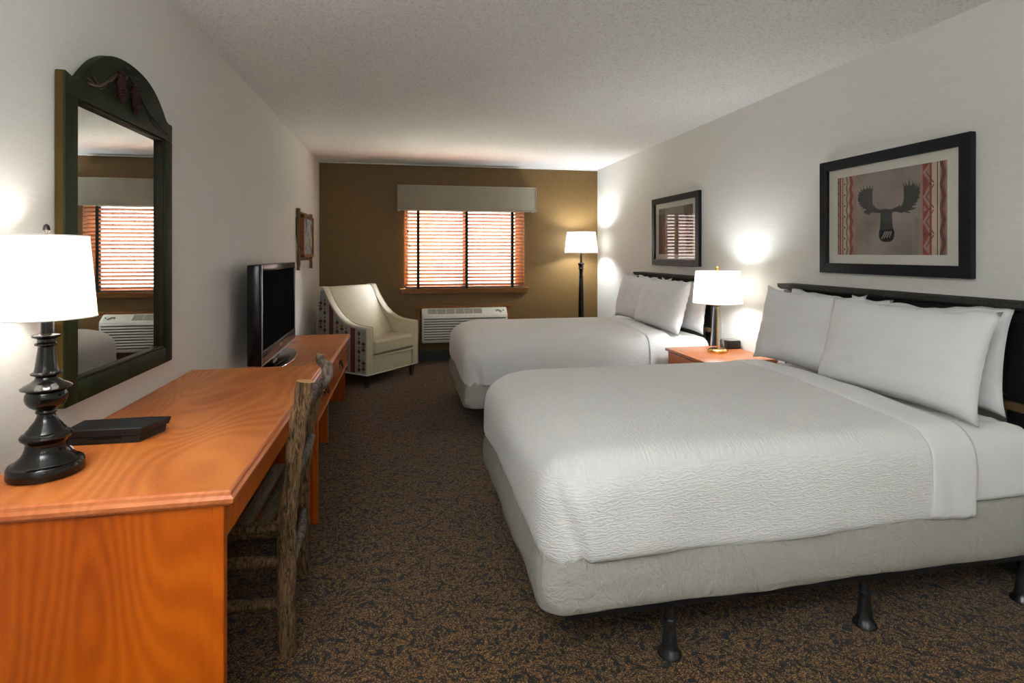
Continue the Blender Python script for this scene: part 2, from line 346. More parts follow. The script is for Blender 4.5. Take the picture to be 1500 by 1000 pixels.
link('wall_back', b, M['backwall'], kind='structure')
b = box(new(), XL+.012, XR-.012, YB-.014, YB, 0, .135, .003); link('baseboard_back', b, M['base'], kind='structure')
b = box(new(), XL, XL+.012, YF, YB-.001, 0, .1, .003); link('baseboard_left', b, M['base'], kind='structure')
b = box(new(), XR-.012, XR, YF, YB-.001, 0, .1, .003); link('baseboard_right', b, M['base'], kind='structure')
b = box(new(), XL, XR, YB-.02, YB, H-.012, H, .003); link('trim_1', b, M['ceiling'], kind='structure')
# window
b = new()
for (a0, a1, c0, c1) in ((wx0, wx0+.05, wz0, wz1), (wx1-.10, wx1, wz0, wz1), (wx0, wx1, wz0, wz0+.05), (wx0, wx1, wz1-.05, wz1), (.735, .795, wz0, wz1)):
    box(b, a0, a1, YB+.10, YB+.16, c0, c1, .004)
wn = link('window_1', b, M['oak'], kind='structure')
b = box(new(), wx0+.03, wx1-.06, YB+.125, YB+.131, wz0+.03, wz1-.03); link('glass_pane', b, M['glass'], wn)
b = new(); box(b, -.05, 1.575, 6.845, YB+.10, .888, .905, .005); box(b, -.035, 1.56, 6.875, YB, .84, .888, .006)
link('window_sill', b, M['oak'], wn)
# ground and yard outside
b = box(new(), -12, 14, YB+.35, 30, -.4, -.3); link('ground_outside', b, M['concrete'], kind='structure')
b = new(); box(b, -.9, .62, 12.0, 14.0, -.3, 3.4, .03); tag(link('building', b, M['stucco']), 'pale tan building outside, behind the left half of the blinds', 'building')

# ------------------------------------------------------------------ unseen bodies of the added fill lights behind the camera
for i, (fx, fy) in enumerate(FILL_POS):
    t = thing('ceiling_fill_light', ('unseen round fill light added on the ceiling behind the camera, on the desk side', 'unseen round fill light added on the ceiling behind the camera, on the bed side')[i], 'ceiling light', (fx, fy, H))
    b = lathe(new(), [(.17, -.03), (.18, -.02), (.18, 0), (.1, 0)]); link('canopy', b, M['white'], t, True)
    b = lathe(new(), [(.165, -.03), (.16, -.06), (.12, -.085), (.05, -.098), (.002, -.1)], cap=False); link('diffuser', b, M['dome'], t, True)

t = thing('floor_lamp', 'unseen fill uplight added behind the camera, shaped as a black torchiere', 'floor lamp', (-.72, -.35, 0))  # body of the added uplight, out of view
b = lathe(new(), [(.13, 0), (.13, .02), (.02, .04), (.014, .08), (.014, 1.62), (.02, 1.66)]); link('post', b, M['metal_dark'], t, True)
b = lathe(new(), [(.02, 1.66), (.12, 1.72), (.17, 1.80), (.165, 1.80), (.115, 1.727), (.02, 1.67)], cap=False); link('bowl', b, M['metal_dark'], t, True)

# ------------------------------------------------------------------ valance, blind
t = thing('window_valance', 'grey-olive fabric covered box valance above the window blind', 'valance', (.78, 6.84, 1.86))
b = new(); box(b, -.854, .855, -.08, -.055, 0, .31, .006); box(b, -.854, -.83, -.06, .08, 0, .31, .004); box(b, .831, .855, -.06, .08, 0, .31, .004); box(b, -.85, .85, -.06, .08, .285, .308, .003)
link('box', b, M['valance'], t, True)
b = new()
for z in (.004, .304): tube(b, [(-.856, .07, z), (-.858, -.082, z), (.858, -.082, z), (.856, .07, z)], .0045, 8)
for x in (-.856, .857): tube(b, [(x, -.082, .004), (x, -.082, .304)], .0035, 8)
link('piping', b, M['piping'], t, True)
t = thing('window_blind', 'reddish wooden venetian blind with dark cloth tapes in the window', 'blind', (.76, 6.895, .905))
b = new(); N = 22; P = .0440
for i in range(N):
    z = .045+i*P; a = math.radians(31)
    mt = Matrix.Translation((0, 0, z)) @ Matrix.Rotation(-a, 4, 'X')
    box(b, -.748, .748, -.025, .025, -.0015, .0015, .0008, 1, mat=mt)
link('slats', b, M['slat'], t)
b = box(new(), -.748, .748, -.022, .022, 0.002, .022, .004); link('bottom_rail', b, M['slat'], t)
b = box(new(), -.75, .75, -.02, .025, .965, 1.015, .002); link('headrail', b, M['slat'], t)
for x in (-.59, .01, .595):
    b = new(); box(b, x-.016, x+.016, -.0285, -.0265, .0, .98); box(b, x-.016, x+.016, .0265, .0285, .0, .98); box(b, x-.016, x+.016, -.0285, .0285, -.0015, .001)
    link('cloth_tape', b, M['tape'], t)
for x in (-.30, -.12, .22, .44):
    b = tube(new(), [(x, -.027, .0), (x, -.027, .98)], .0011, 5); link('ladder_cord', b, M['tape'], t)
for x, z in ((-.715, .715), (-.695, .535)):
    b = tube(new(), [(x, -.032, z), (x, -.030, .98)], .001, 5); c = link('pull_cord', b, M['cord'], t)
    b = lathe(new(), [(.002, .03), (.006, .02), (.008, 0), (.006, -.004)], (x, -.032, z-.02), 12); link('tassel', b, M['metal_dark'], c, True)

# ------------------------------------------------------------------ air conditioner
t = thing('air_conditioner', 'cream wall air conditioner with grilles under the window', 'air conditioner', (.735, 6.92, .24))
b = new(); prism(b, [(-.02, .01), (-.02, .425), (-.13, .425), (-.215, .355), (-.22, .34), (-.22, .03), (-.205, .01)], lambda p, q, d: (d, p, q), -.525, .525, bev=.012)
body = link('housing', b, M['ac'], t, True)
def slope(x, u, lift=.0):     # u 0..1 along the sloping top front
    return Vector((x, -.215+u*.085, .355+u*.07)) + Vector((0, -.636, .772))*lift
b = new()
def slopequad(b, x0, x1, u0, u1, l0, l1, mi=0):
    vs = [b.verts.new(slope(x, u, l)) for l in (l0, l1) for (x, u) in ((x0, u0), (x1, u0), (x1, u1), (x0, u1))]
    for q in ((0, 1, 2, 3), (4, 5, 6, 7), (0, 1, 5, 4), (1, 2, 6, 5), (2, 3, 7, 6), (3, 0, 4, 7)): b.faces.new([vs[i] for i in q]).material_index = mi
slopequad(b, -.455, .21, .12, .88, .0, .0012); link('air_outlet', b, M['ac_dark'], t)
b = new()
for i in range(7): slopequad(b, -.457+i*.111, -.451+i*.111, .10, .90, 0, .004)
for i in range(9): slopequad(b, -.455, .21, .14+i*.085, .165+i*.085, 0, .0022)
link('outlet_vanes', b, M['ac'], t)
b = new(); slopequad(b, .245, .50, .08, .92, 0, .0022); dr = link('control_door', b, M['ac'], t)
b = new(); 
for k in range(9):
    x = .38+k*.009; slopequad(b, x, x+.006, .30+.10*math.sin(k*.7), .52+.14*math.sin(k*.45+.3), .002, .003)
slopequad(b, .472, .484, .42, .60, .002, .004)
link('badge', b, M['metal_dark'], dr)
b = new()
for i in range(9):
    z = .052+i*.0305; box(b, -.500, .500, -.2235, -.2195, z, z+.012, .001, 1)
link('intake_slots', b, M['ac_dark'], t)
b = new()
for i in range(9):
    z = .0645+i*.0305; box(b, -.510, .510, -.232, -.219, z, z+.017, .004)
link('louvers', b, M['ac'], t, True)
t = thing('air_conditioner_surround', 'brown wooden casing around the wall air conditioner', 'casing', (.735, 6.92, 0))
b = new(); box(b, -.60, .60, -.125, -.001, .672, .692, .004); box(b, -.585, .585, -.11, -.001, .650, .674, .004)
link('top_cap', b, M['oak'], t, True)
for s in (-1, 1):
    b = box(new(), min(s*.535, s*.57), max(s*.535, s*.57), -.10, -.001, .235, .652, .004); link('side_casing', b, M['oak'], t)

# ------------------------------------------------------------------ desk
t = thing('writing_desk', 'orange cherry-laminate writing desk with moulded edge, beside the log chair', 'desk', (XL, 1.40, 0))
DX, DY, DZ = .60, 1.49, .78
def slab_prof(off):          # moulded edge profile: (overhang, z)
    return [(-.012, -.038), (-.006, -.036), (.0, -.028), (.0, -.018), (-.006, -.012), (-.009, -.003), (-.013, 0)]
def moulded_top(parent, x1, y0, y1, z, name_mat, edge_mat, yedges=(True, True), chamf=.006):
    b = box(new(), .002, x1-.012, y0+.012, y1-.012, z-.036, z); tp = link('desk_top', b, name_mat, parent)
    b = new(); pr = [(0, -.036), (.008, -.036), (.016, -.028), (.018, -.018), (.012, -.011), (.010, -.004), (.006, 0), (0, 0)]
    path = [(0.002, y0+.012, 0, -1), (x1-.012, y0+.012, 1, -1), (x1-.012, y1-.012, 1, 1), (0.002, y1-.012, 0, 1)]
    rings = []
    for (x, y, dx, dy) in path: rings.append([b.verts.new((x+dx*o, y+dy*o, z+h)) for o, h in pr])
    for a, c in zip(rings, rings[1:]):
        for i in range(len(pr)): b.faces.new((a[i], a[(i+1) % len(pr)], c[(i+1) % len(pr)], c[i]))
    b.faces.new(rings[0]); b.faces.new(rings[-1]); link('edge_moulding', b, edge_mat, tp)
    return tp
tp = moulded_top(t, DX, 0, DY, DZ, M['desk_top'], M['desk_edge'])
b = new(); box(b, .004, DX-.045, .014, .036, 0, DZ-.037, .002); box(b, DX-.046, DX-.020, .012, .040, 0, DZ-.037, .003); link('side_panel', b, M['desk_side'], t)
b = new(); box(b, .004, DX-.045, DY-.036, DY-.014, 0, DZ-.037, .002); box(b, DX-.046, DX-.020, DY-.040, DY-.012, 0, DZ-.037, .003); link('side_panel', b, M['desk_side'], t)
b = box(new(), DX-.048, DX-.026, .041, DY-.041, .645, DZ-.037, .002); link('apron', b, M['desk_side'], t)
b = box(new(), .02, .036, .037, DY-.037, .30, DZ-.038, .001); link('modesty_panel', b, M['desk_side'], t)

# ------------------------------------------------------------------ dresser carrying the television
t = thing('low_dresser', 'long low cherry dresser with pewter pulls carrying the television', 'dresser', (XL, 2.93, 0))
tp = moulded_top(t, .508, 0, 2.32, .60, M['desk_top'], M['desk_edge']); tp.name = 'dresser_top'
b = new(); box(b, .004, .470, .03, 2.29, .325, .563); link('carcass', b, M['desk_side'], t)
for (y0, y1) in ((.035, .44), (.45, 1.285), (1.295, 2.285)):
    b = box(new(), .470, .488, y0, y1, .338, .555, .004); d = link('drawer', b, M['desk_side'], t)
    yc = (y0+y1)/2 if y1 < 1 else {1.285: .87, 2.285: 1.71}[y1]
    b = new(); tt = new(); lathe(tt, [(.001, .004), (.030, .004), (.036, .002), (.038, 0)], n=24)
    absorb(b, tt, 0, Matrix.Translation((.488, yc, .445)) @ Matrix.Rotation(PI/2, 4, 'Y') @ Matrix.Diagonal((1.25, 1.0, 1, 1)))
    tube(b, *resample([(.49, yc-.028, .465), (.505, yc-.030, .44), (.512, yc, .412), (.505, yc+.030, .44), (.49, yc+.028, .465)], [.004]*5, .01), n=8)
    tube(b, [(.488, yc-.028, .465), (.503, yc-.028, .465)], .006, 10); tube(b, [(.488, yc+.028, .465), (.503, yc+.028, .465)], .006, 10)
    link('drawer_pull', b, M['metal_dark'], d, True)
b = box(new(), .470, .492, .03, 2.29, .316, .336, .003); link('bottom_rail', b, M['desk_edge'], t)
for y in (.012, 1.15, 2.272):
    b = box(new(), .02 if y != 1.15 else .05, .47, y, y+.022, 0, .326 if y == 1.15 else .563, .002); link('leg_panel', b, M['desk_side'], t)

# ------------------------------------------------------------------ television
t = thing('television', 'black flat television with dark red lower bezel standing on the low dresser', 'television', (-.868, 4.035, .60), math.radians(1.0))
W2, T0, T1 = .565, .07, .67
b = box(new(), -.05, .022, -W2, W2, T0, T1, .008); link('cabinet', b, M['tv_black'], t, True)
b = new()
for (y0, y1, z0, z1) in ((-W2, W2, T1-.04, T1), (-W2, -W2+.04, T0, T1), (W2-.04, W2, T0, T1)): box(b, .018, .032, y0, y1, z0, z1, .004)
link('bezel', b, M['tv_black'], t, True)
b = box(new(), .018, .033, -W2, W2, T0, T0+.085, .005); lb = link('lower_bezel', b, M['tv_red'], t, True); lb['label'] = 'dark red glossy lower bezel'
fc = bpy.data.curves.new('brand_lettering', 'FONT'); fc.body = 'VIZIO'; fc.size = .030; fc.extrude = .0006; fc.align_x = 'CENTER'
fo = bpy.data.objects.new('brand_lettering', fc); me = bpy.data.meshes.new_from_object(fo); bpy.data.objects.remove(fo)
lo = bpy.data.objects.new('brand_lettering', me); me.materials.append(M['chrome']); COL.objects.link(lo); lo.parent = lb
lo.location = (.0345, 0, T0+.032); lo.rotation_euler = (PI/2, 0, PI/2)
b = box(new(), .020, .025, -W2+.036, W2-.036, T0+.08, T1-.036); link('screen', b, M['screen'], t)
b = new(); tube(b, [(.031, -W2+.006, T0+.002), (.034, -W2+.004, T1-.002)], .003, 8); tube(b, [(.033, -W2, T0), (.033, W2, T0)], .0035, 8); link('chrome_strip', b, M['chrome'], t, True)
b = box(new(), -.085, -.045, -.40, .40, .13, .60, .02); link('rear_housing', b, M['black_plastic'], t, True)
b = new()
pl = [(.12*math.cos(a)**1 if math.cos(a) > 0 else .10*math.cos(a), .40*math.sin(a)) for a in [2*PI*k/40 for k in range(40)]]
prism(b, pl, lambda p, q, d: (p-.0, q, d), 0.0, .018, bev=.005); st = link('stand_base', b, M['tv_black'], t, True)
b = new(); tube(b, [(p*1.005, q*1.004, .008) for p, q in pl]+[(pl[0][0]*1.005, pl[0][1], .008)], .003, 6); link('chrome_edge', b, M['chrome'], st, True)
b = box(new(), -.035, .005, -.10, .10, .016, .10, .008); link('neck', b, M['chrome'], t, True)

# ------------------------------------------------------------------ desk lamp
LX, LY = -.893, 1.60
t = thing('desk_lamp', 'lit lamp with black turned base and white shade on the cherry desk', 'lamp', (LX, LY, DZ))
pr = [(.060, 0), (.078, .001), (.080, .006), (.079, .026), (.076, .031), (.068, .033), (.064, .036), (.061, .041), (.053, .048), (.047, .058), (.043, .070), (.042, .080),
      (.045, .086), (.052, .092), (.054, .098), (.050, .104), (.043, .108), (.041, .113), (.036, .118), (.033, .124), (.028, .130), (.023, .138), (.019, .148), (.019, .153), (.022, .156), (.022, .160), (.020, .163),
      (.026, .167), (.036, .174), (.042, .184), (.044, .194), (.043, .204), (.040, .210), (.043, .213), (.052, .217), (.053, .220), (.046, .226), (.033, .233), (.024, .240), (.022, .246), (.024, .249), (.032, .253), (.032, .257), (.026, .260),
      (.024, .266), (.0215, .285), (.0185, .310), (.017, .322), (.019, .325), (.024, .327), (.024, .331), (.019, .334), (.019, .342), (.029, .347), (.030, .352), (.026, .354), (.013, .356), (.012, .40), (.010, .43)]
b = lathe(new(), pr, n=56); link('base', b, M['black_gloss'], t, True)
b = lathe(new(), [(.105, .395), (.088, .605)], n=64, cap=False); sh = link('lamp_shade', b, M['shade_d'], t, True)
for r, z in ((.105, .396), (.088, .604)):
    b = new(); tube(b, [(r*math.cos(2*PI*k/64), r*math.sin(2*PI*k/64), z) for k in range(65)], .0018, 6)
    link('shade_trim', b, M['sheet'], sh, True)
b = new(); tube(b, [(0, 0, .43), (0, 0, .62)], .003, 8); lathe(b, [(.004, .61), (.009, .618), (.006, .630), (.001, .634)], n=16)
for a in (0, 2.09, 4.19): tube(b, [(0, 0, .602), (.088*math.cos(a), .088*math.sin(a), .602)], .0015, 6)
link('harp', b, M['metal_dark'], t, True)
b = tube(new(), *resample([(-.02, .07, .006), (-.01, .13, .004), (-.055, .20, .004), (-.10, .17, .004)], [.003]*4, .01), n=8); link('power_cord', b, M['cord'], t, True)

# ------------------------------------------------------------------ black box on the desk
t = thing('storage_box', 'flat black plastic box with slanted ends lying on the desk by the lamp', 'box', (-.86, 1.85, DZ))
def ring_loft(b, rings, mi=0):
    R = [[b.verts.new(p) for p in r] for r in rings]; n = len(R[0])
    for a, c in zip(R, R[1:]):
        for i in range(n): b.faces.new((a[i], a[(i+1) % n], c[(i+1) % n], c[i]))
    b.faces.new(R[0]); b.faces.new(R[-1])
def rg(o, z): return [(-.100-o*.4, -.035-o, z), (.088+o, -.040-o, z), (.118+o*1.6, .048+o, z), (.075, .055+o, z), (-.100-o*.4, .050+o, z)]
b = new(); ring_loft(b, [rg(0, 0), rg(.004, .004), rg(.006, .022)]); link('tray', b, M['black_plastic'], t)
b = new(); ring_loft(b, [rg(.003, .0225), rg(.009, .025), rg(.013, .044), rg(.009, .047), rg(.004, .047), rg(.002, .0455)]); link('lid', b, M['black_plastic'], t)
b = box(new(), -.04, .045, -.0475, -.040, .017, .0235, .001); link('finger_notch', b, M['tv_black'], t)

# ------------------------------------------------------------------ wall mirror
t = thing('wall_mirror', 'tall dark green framed mirror with pine cone crest on the left wall', 'mirror', (XL, 2.2, .885))
y0, y1 = -.375, .38; FW = .066
arch = [(.36, .998), (.338, 1.000), (.318, 1.012), (.285, 1.045), (.225, 1.090), (.155, 1.120), (.08, 1.134), (0, 1.138), (-.08, 1.130), (-.15, 1.108), (-.21, 1.074), (-.26, 1.030), (-.290, .999), (-.305, .988), (-.325, .983), (-.345, .985)]
gz0, gz1 = .065, .925
_sp, _ = resample([(p, q, 0) for p, q in arch], [0]*len(arch), .012)
crest = [(y0, gz1), (y1, gz1), (y1, .998)]+[(v.x, v.y) for v in _sp]+[(y0, .992)]
b = new()
FR = lambda p, q, d: (d, p, q)
prism(b, crest, FR, .0015, .030, bev=.004)
box(b, .0015, .030, y0, y0+FW, 0, gz1+.001, .004); box(b, .0015, .030, y1-FW, y1, 0, gz1+.001, .004); box(b, .0015, .030, y0+FW-.002, y1-FW+.002, 0, gz0, .004)
fr = link('frame', b, M['green'], t, True)
b = new(); box(b, .003, .0245, y0-.0012, y0+.001, .004, .988, 0); 
link('frame_side', b, M['amber'], fr); bpy.context.view_layer.update()
b = new()
for (a0, a1, c0, c1) in ((y0+FW, y0+FW+.008, gz0, gz1), (y1-FW-.008, y1-FW, gz0, gz1), (y0+FW, y1-FW, gz0, gz0+.008), (y0+FW, y1-FW, gz1-.008, gz1)): box(b, .0015, .022, a0, a1, c0, c1, .003)
link('inner_lip', b, M['lip'], fr, True)
b = box(new(), .002, .006, y0+FW, y1-FW, gz0, gz1); link('mirror_glass', b, M['mirror'], t)
def cone(c, tilt):
    b = new(); c = Vector(c)
    R = Matrix.Rotation(tilt, 3, 'X')
    t2 = lathe(new(), [(.002, .055), (.012, .045), (.019, .025), (.021, 0), (.018, -.025), (.010, -.048), (.002, -.058)], n=16)
    for v in t2.verts: v.co = c+R @ Vector((v.co.x*.6, v.co.y, v.co.z))
    absorb(b, t2)
    for i in range(11):
        z = .048-i*.0098; r = .021*math.sqrt(max(.05, 1-(z/.062)**2))
        for k in range(11):
            a = 2*PI*(k+.5*(i % 2))/11; p = Vector((.6*r*math.cos(a), r*math.sin(a), z))
            t3 = new(); bmesh.ops.create_icosphere(t3, subdivisions=1, radius=.0042)
            for v in t3.verts: v.co = c+R @ (p+Vector((v.co.x, v.co.y, v.co.z*.7)))
            absorb(b, t3)
    link('pine_cone', b, M['cone'], t, True)
cone((.038, -.065, 1.035), .05); cone((.038, .035, 1.015), .18)
b = new()
for pts, r in (([(-.26, .985), (-.2, .995), (-.14, 1.03), (-.07, 1.075), (-.02, 1.08)], .005), ([(-.20, .985), (-.17, 1.0), (-.145, 1.03)], .003), ([(-.24, 1.02), (-.215, 1.0), (-.18, 1.0)], .003), ([(-.27, 1.0), (-.22, .992)], .0025)):
    tube(b, *resample([(.033, p, q) for p, q in pts], [r]*len(pts), .01), n=8, rough=.002)
link('branch', b, M['twig'], t, True)
b = new()
for pts, r in (([(.0, 1.09), (.06, 1.055), (.12, 1.015), (.2, .985), (.27, .965), (.33, .95)], .004), ([(-.05, 1.08), (-.03, 1.11), (.0, 1.12)], .003), ([(.12, 1.015), (.18, .968), (.24, .955)], .003), ([(.18, .992), (.25, .98), (.30, .985)], .003), ([(.02, 1.08), (.05, 1.10), (.09, 1.10)], .003)):
    tube(b, *resample([(.031, p, q) for p, q in pts], [r]*len(pts), .01), n=8)
link('carved_needles', b, M['black_wood'], t, True)

# ------------------------------------------------------------------ twig wall decor
t = thing('wall_decor', 'rustic shadow box of a birch wood photo between two branches on the left wall', 'wall decor', (XL, 5.47, 1.18))
for y, zs in ((.0, (.0, .585)), (.70, (.0, .575))):
    b = tube(new(), *resample([(.022, y, zs[0]), (.024, y+.01, .2), (.020, y-.004, .38), (.022, y, zs[1])], [.017, .015, .020, .018], .02), n=12, capmi=1, rough=.006, seed=y)
    link('branch', b, [M['bark'], M['cut']], t, True)
for z in (.10, .545):
    b = tube(new(), [(.03, .005, z), (.03, .35, z+.004), (.03, .71, z)], [.011, .012, .010], 10, rough=.004); link('crosspiece', b, M['bark'], t, True)
b = new()
for (a0, a1, c0, c1) in ((.07, .10, .12, .53), (.63, .66, .12, .53), (.07, .66, .12, .148), (.07, .66, .502, .53)): box(b, .002, .062, a0, a1, c0, c1, .003)
link('box_frame', b, M['oak'], t)
b = box(new(), .003, .045, .099, .631, .147, .503); link('photo', b, M['photo'], t)

# ------------------------------------------------------------------ log chair
t = thing('log_chair', 'rustic hickory log chair with bark posts and slat seat pushed under the desk', 'chair', (-.70, 2.18, 0))
def L3(p): return (p[0]+.70, p[1]-2.18, p[2])
def log(name, pts, rad, mats=None, rough=.006, seed=0, n=16, parent=t):
    P_, R_ = resample([L3(p) for p in pts], rad, .015)
    return link(name, tube(new(), P_, R_, n, capmi=1, rough=rough, seed=seed), mats or [M['bark'], M['cut']], parent, True)
log('back_post', [(-.385, 1.955, 0), (-.388, 1.955, .25), (-.385, 1.96, .45), (-.362, 1.965, .68), (-.330, 1.97, .905)], [.030, .031, .030, .029, .028], seed=1)
fp = log('back_post', [(-.420, 2.43, 0), (-.420, 2.43, .25), (-.412, 2.43, .45), (-.385, 2.415, .65), (-.345, 2.40, .775)], [.028, .027, .026, .025, .022], seed=7)
log('crooked_limb', [(-.385, 2.335, .73), (-.358, 2.37, .775), (-.318, 2.405, .82), (-.322, 2.42, .865), (-.345, 2.42, .89), (-.344, 2.42, .917)], [.015, .022, .024, .024, .019, .019], [M['bark_grey'], M['cut']], .004, 3, parent=fp)
for (xa, xb, z, r) in ((-.355, -.352, .80, .014), (-.372, -.380, .575, .017), (-.380, -.412, .27, .016)):
    log('back_rung', [(xa, 1.975, z), ((xa+xb)/2+.01, 2.20, z+.012), (xb, 2.415, z)], [r*.8, r*1.1, r*.8], [M['bark_grey'], M['cut']], .004, z)
for y in (1.955, 2.43):
    x1 = -.395 if y < 2 else -.43
    for z, r in ((.425, .018), (.31, .017), (.17, .017)):
        log('side_stretcher', [(-.80, y+.01, z), (-.62, y+.006, z+.006), (x1-.03, y, z), (x1+.002, y, z)], [r, r*1.1, r, r*.45], None, .004, z+y)
for y in (1.975, 2.42): log('front_leg', [(-.80, y, 0), (-.80, y, .25), (-.80, y, .45)], [.026, .025, .024], seed=y)
for z, r in ((.415, .018), (.25, .016)): log('front_rung', [(-.80, 1.98, z), (-.80, 2.2, z+.01), (-.80, 2.41, z)], [r, r*1.1, r], None, .004, z)
b = new()
for i in range(7):
    x = -.80+i*.058; box(b, x+.70-.023, x+.70+.023, 1.93-2.18, 2.45-2.18, .442, .460, .006)
link('seat', b, M['slatwood'], t, True)

# ------------------------------------------------------------------ armchair
TH = math.radians(48.6)
t = thing('armchair', 'cream leather armchair with patterned tapestry sides in the corner by the window', 'armchair', (-.360, 5.60, 0), TH)
AW, AD = .77, .76
side_top = [(0, .598), (.10, .603), (.20, .612), (.29, .635), (.37, .675), (.44, .73), (.50, .795), (.56, .875), (.615, .962), (.632, .988)]
def top_at(y):
    for (a, za), (c, zc) in zip(side_top, side_top[1:]):
        if a <= y <= c: return za+(zc-za)*(y-a)/(c-a)
    return .985
outline = side_top+[(.70, .990), (.715, .975), (.742, .55), (.75, .13), (0, .13)]
FS = lambda p, q, d: (d, p, q)
b = new(); prism(b, outline, FS, 0, .085, bev=.010); link('arm', b, M['leather'], t, True)
b = new(); prism(b, outline, FS, AW-.085, AW, bev=.010); link('arm', b, M['leather'], t, True)
b = new()     # inner back, a padded sloping slab
inner = [(.24, .40), (.30, .50), (.38, .62), (.47, .74), (.54, .85), (.60, .95), (.632, .985), (.69, .985), (.735, .55), (.745, .14), (.60, .14)]
prism(b, inner, FS, .084, AW-.084, bev=.012); link('backrest', b, M['leather'], t, True)
b = new(); box(b, .084, AW-.084, .012, .62, .13, .305, .012); link('seat_base', b, M['leather'], t, True)
b = box(new(), .084, AW-.084, -.002, .02, .285, .315, .008); link('front_rail', b, M['leather'], t, True)
b = new(); box(b, .088, AW-.088, -.020, .52, .318, .452, .034, 4)
for v in b.verts:
    if v.co.z > .40: v.co.z += .022*(1-((v.co.x-AW/2)/.31)**2)*(1-min(1, abs(v.co.y-.25)/.3)**2)+.012
cu = link('seat_cushion', b, M['leather'], t, True)
b = new(); 
for z in (.350, .440): tube(b, [(.105, -.018, z), (AW-.105, -.018, z)], .004, 8)
link('cushion_welt', b, M['welt'], cu, True)
b = new(); tube(b, [(0, .745, .131), (-.001, 0, .131), (.085, -.003, .131), (AW-.085, -.003, .131), (AW+.001, 0, .131), (AW, .745, .131)], .006, 8)
for x in (.0, .085, AW-.085, AW): tube(b, [(x, -.001, .132), (x, -.001, .592)], .0035, 8)
for x in (.004, .084, AW-.084, AW-.004): tube(b, [(x, p+.0, q+.001) for p, q in side_top], .0035, 8)
link('welt', b, M['welt'], t, True)
def side_pattern(x, s):
    b = new(); po = [(.012, .14)]+[(.012, .585)]+[(p, q-.014) for p, q in side_top[1:-1]]+[(.66, .955), (.715, .56), (.735, .14)]
    prism(b, po, FS, x, x+s*.003)
    def q(pts, mi, k=1): 
        pts = [(p, min(z, top_at(p)-.02)) for p, z in pts]; tri_poly(b, pts, FS, x+s*(.003+.0006*k), mi)
    def stripe(a, c, mi, k=1):
        n = 6; q([(a, .145), (c, .145)]+[(c-(c-a)*i/n, 2) for i in range(n+1)], mi, k)
    for y in (.16, .47): stripe(y+.0, y+.012, 2); stripe(y+.012, y+.052, 1); stripe(y+.052, y+.064, 2); stripe(y-.03, y-.022, 3); stripe(y+.09, y+.098, 3)
    def dia(cy, cz, w, h, mi, k=2):
        if cz+h < top_at(cy)-.03: q([(cy-w, cz), (cy, cz-h), (cy+w, cz), (cy, cz+h)], mi, k)
    for cy in (.105, .285, .415, .60):
        for i in range(9):
            z = .18+i*.09
            dia(cy, z, .024, .028, 2); dia(cy, z, .011, .013, 1, 3); dia(cy, z+.042, .013, .014, 2); 
    for cy in (.045, .345, .66):
        for i in range(4):
            z = .22+i*.19
            for k in range(5):
                w = .018+.013*min(k, 4-k)
                dia(cy, z+(k-2)*.030, w, .022, 2 if k % 2 else 3, 2)
            dia(cy, z, .012, .016, 1, 3)
    return b
b = side_pattern(0, -1); link('side_panel', b, [M['tap_grey'], M['tap_red'], M['tap_brown'], M['tap_tan']], t)['label'] = 'grey tapestry panel with red stripes and brown diamonds'
b = side_pattern(AW, 1); link('side_panel', b, [M['tap_grey'], M['tap_red'], M['tap_brown'], M['tap_tan']], t)['label'] = 'grey tapestry panel with red stripes and brown diamonds'
for x, y in ((.05, .05), (AW-.05, .05), (.05, .70), (AW-.05, .70)):
    b = new(); ring_loft(b, [[(x-.014, y-.014, 0), (x+.014, y-.014, 0), (x+.014, y+.014, 0), (x-.014, y+.014, 0)], [(x-.024, y-.024, .13), (x+.024, y-.024, .13), (x+.024, y+.024, .13), (x-.024, y+.024, .13)]])
    link('leg', b, M['dark_leg'], t)

# ------------------------------------------------------------------ floor lamp
t = thing('floor_lamp', 'lit floor lamp with black turned post and white shade in the far right corner', 'floor lamp', (2.18, 6.60, 0))
b = lathe(new(), [(.10, 0), (.15, .002), (.155, .02), (.14, .035), (.08, .045), (.04, .06), (.032, .09)], n=40); link('base', b, M['black_gloss'], t, True)
b = lathe(new(), [(.036, .09), (.045, .10), (.040, .12), (.036, .20), (.036, .50), (.034, .70), (.031, .90), (.027, 1.02), (.025, 1.04), (.031, 1.05), (.031, 1.056), (.023, 1.062), (.025, 1.10), (.027, 1.13), (.036, 1.155), (.030, 1.165), (.029, 1.175), (.036, 1.19), (.042, 1.21), (.038, 1.218), (.015, 1.222), (.013, 1.30), (.010, 1.34), (.010, 1.42)], n=32)
link('post', b, M['black_gloss'], t, True)
b = lathe(new(), [(.205, 1.347), (.175, 1.606)], n=64, cap=False); sh = link('lamp_shade', b, M['shade_f'], t, True)
for r, z in ((.205, 1.348), (.175, 1.605)):
    b = new(); tube(b, [(r*math.cos(2*PI*k/64), r*math.sin(2*PI*k/64), z) for k in range(65)], .0025, 6)
    link('shade_trim', b, M['sheet'], sh, True)
b = new(); tube(b, [(0, 0, 1.42), (0, 0, 1.62)], .003, 8); lathe(b, [(.003, 1.61), (.010, 1.618), (.007, 1.63), (.001, 1.636)], n=14)
for a in (0, 2.09, 4.19): tube(b, [(0, 0, 1.60), (.175*math.cos(a), .175*math.sin(a), 1.60)], .002, 6)
link('harp', b, M['metal_dark'], t, True)

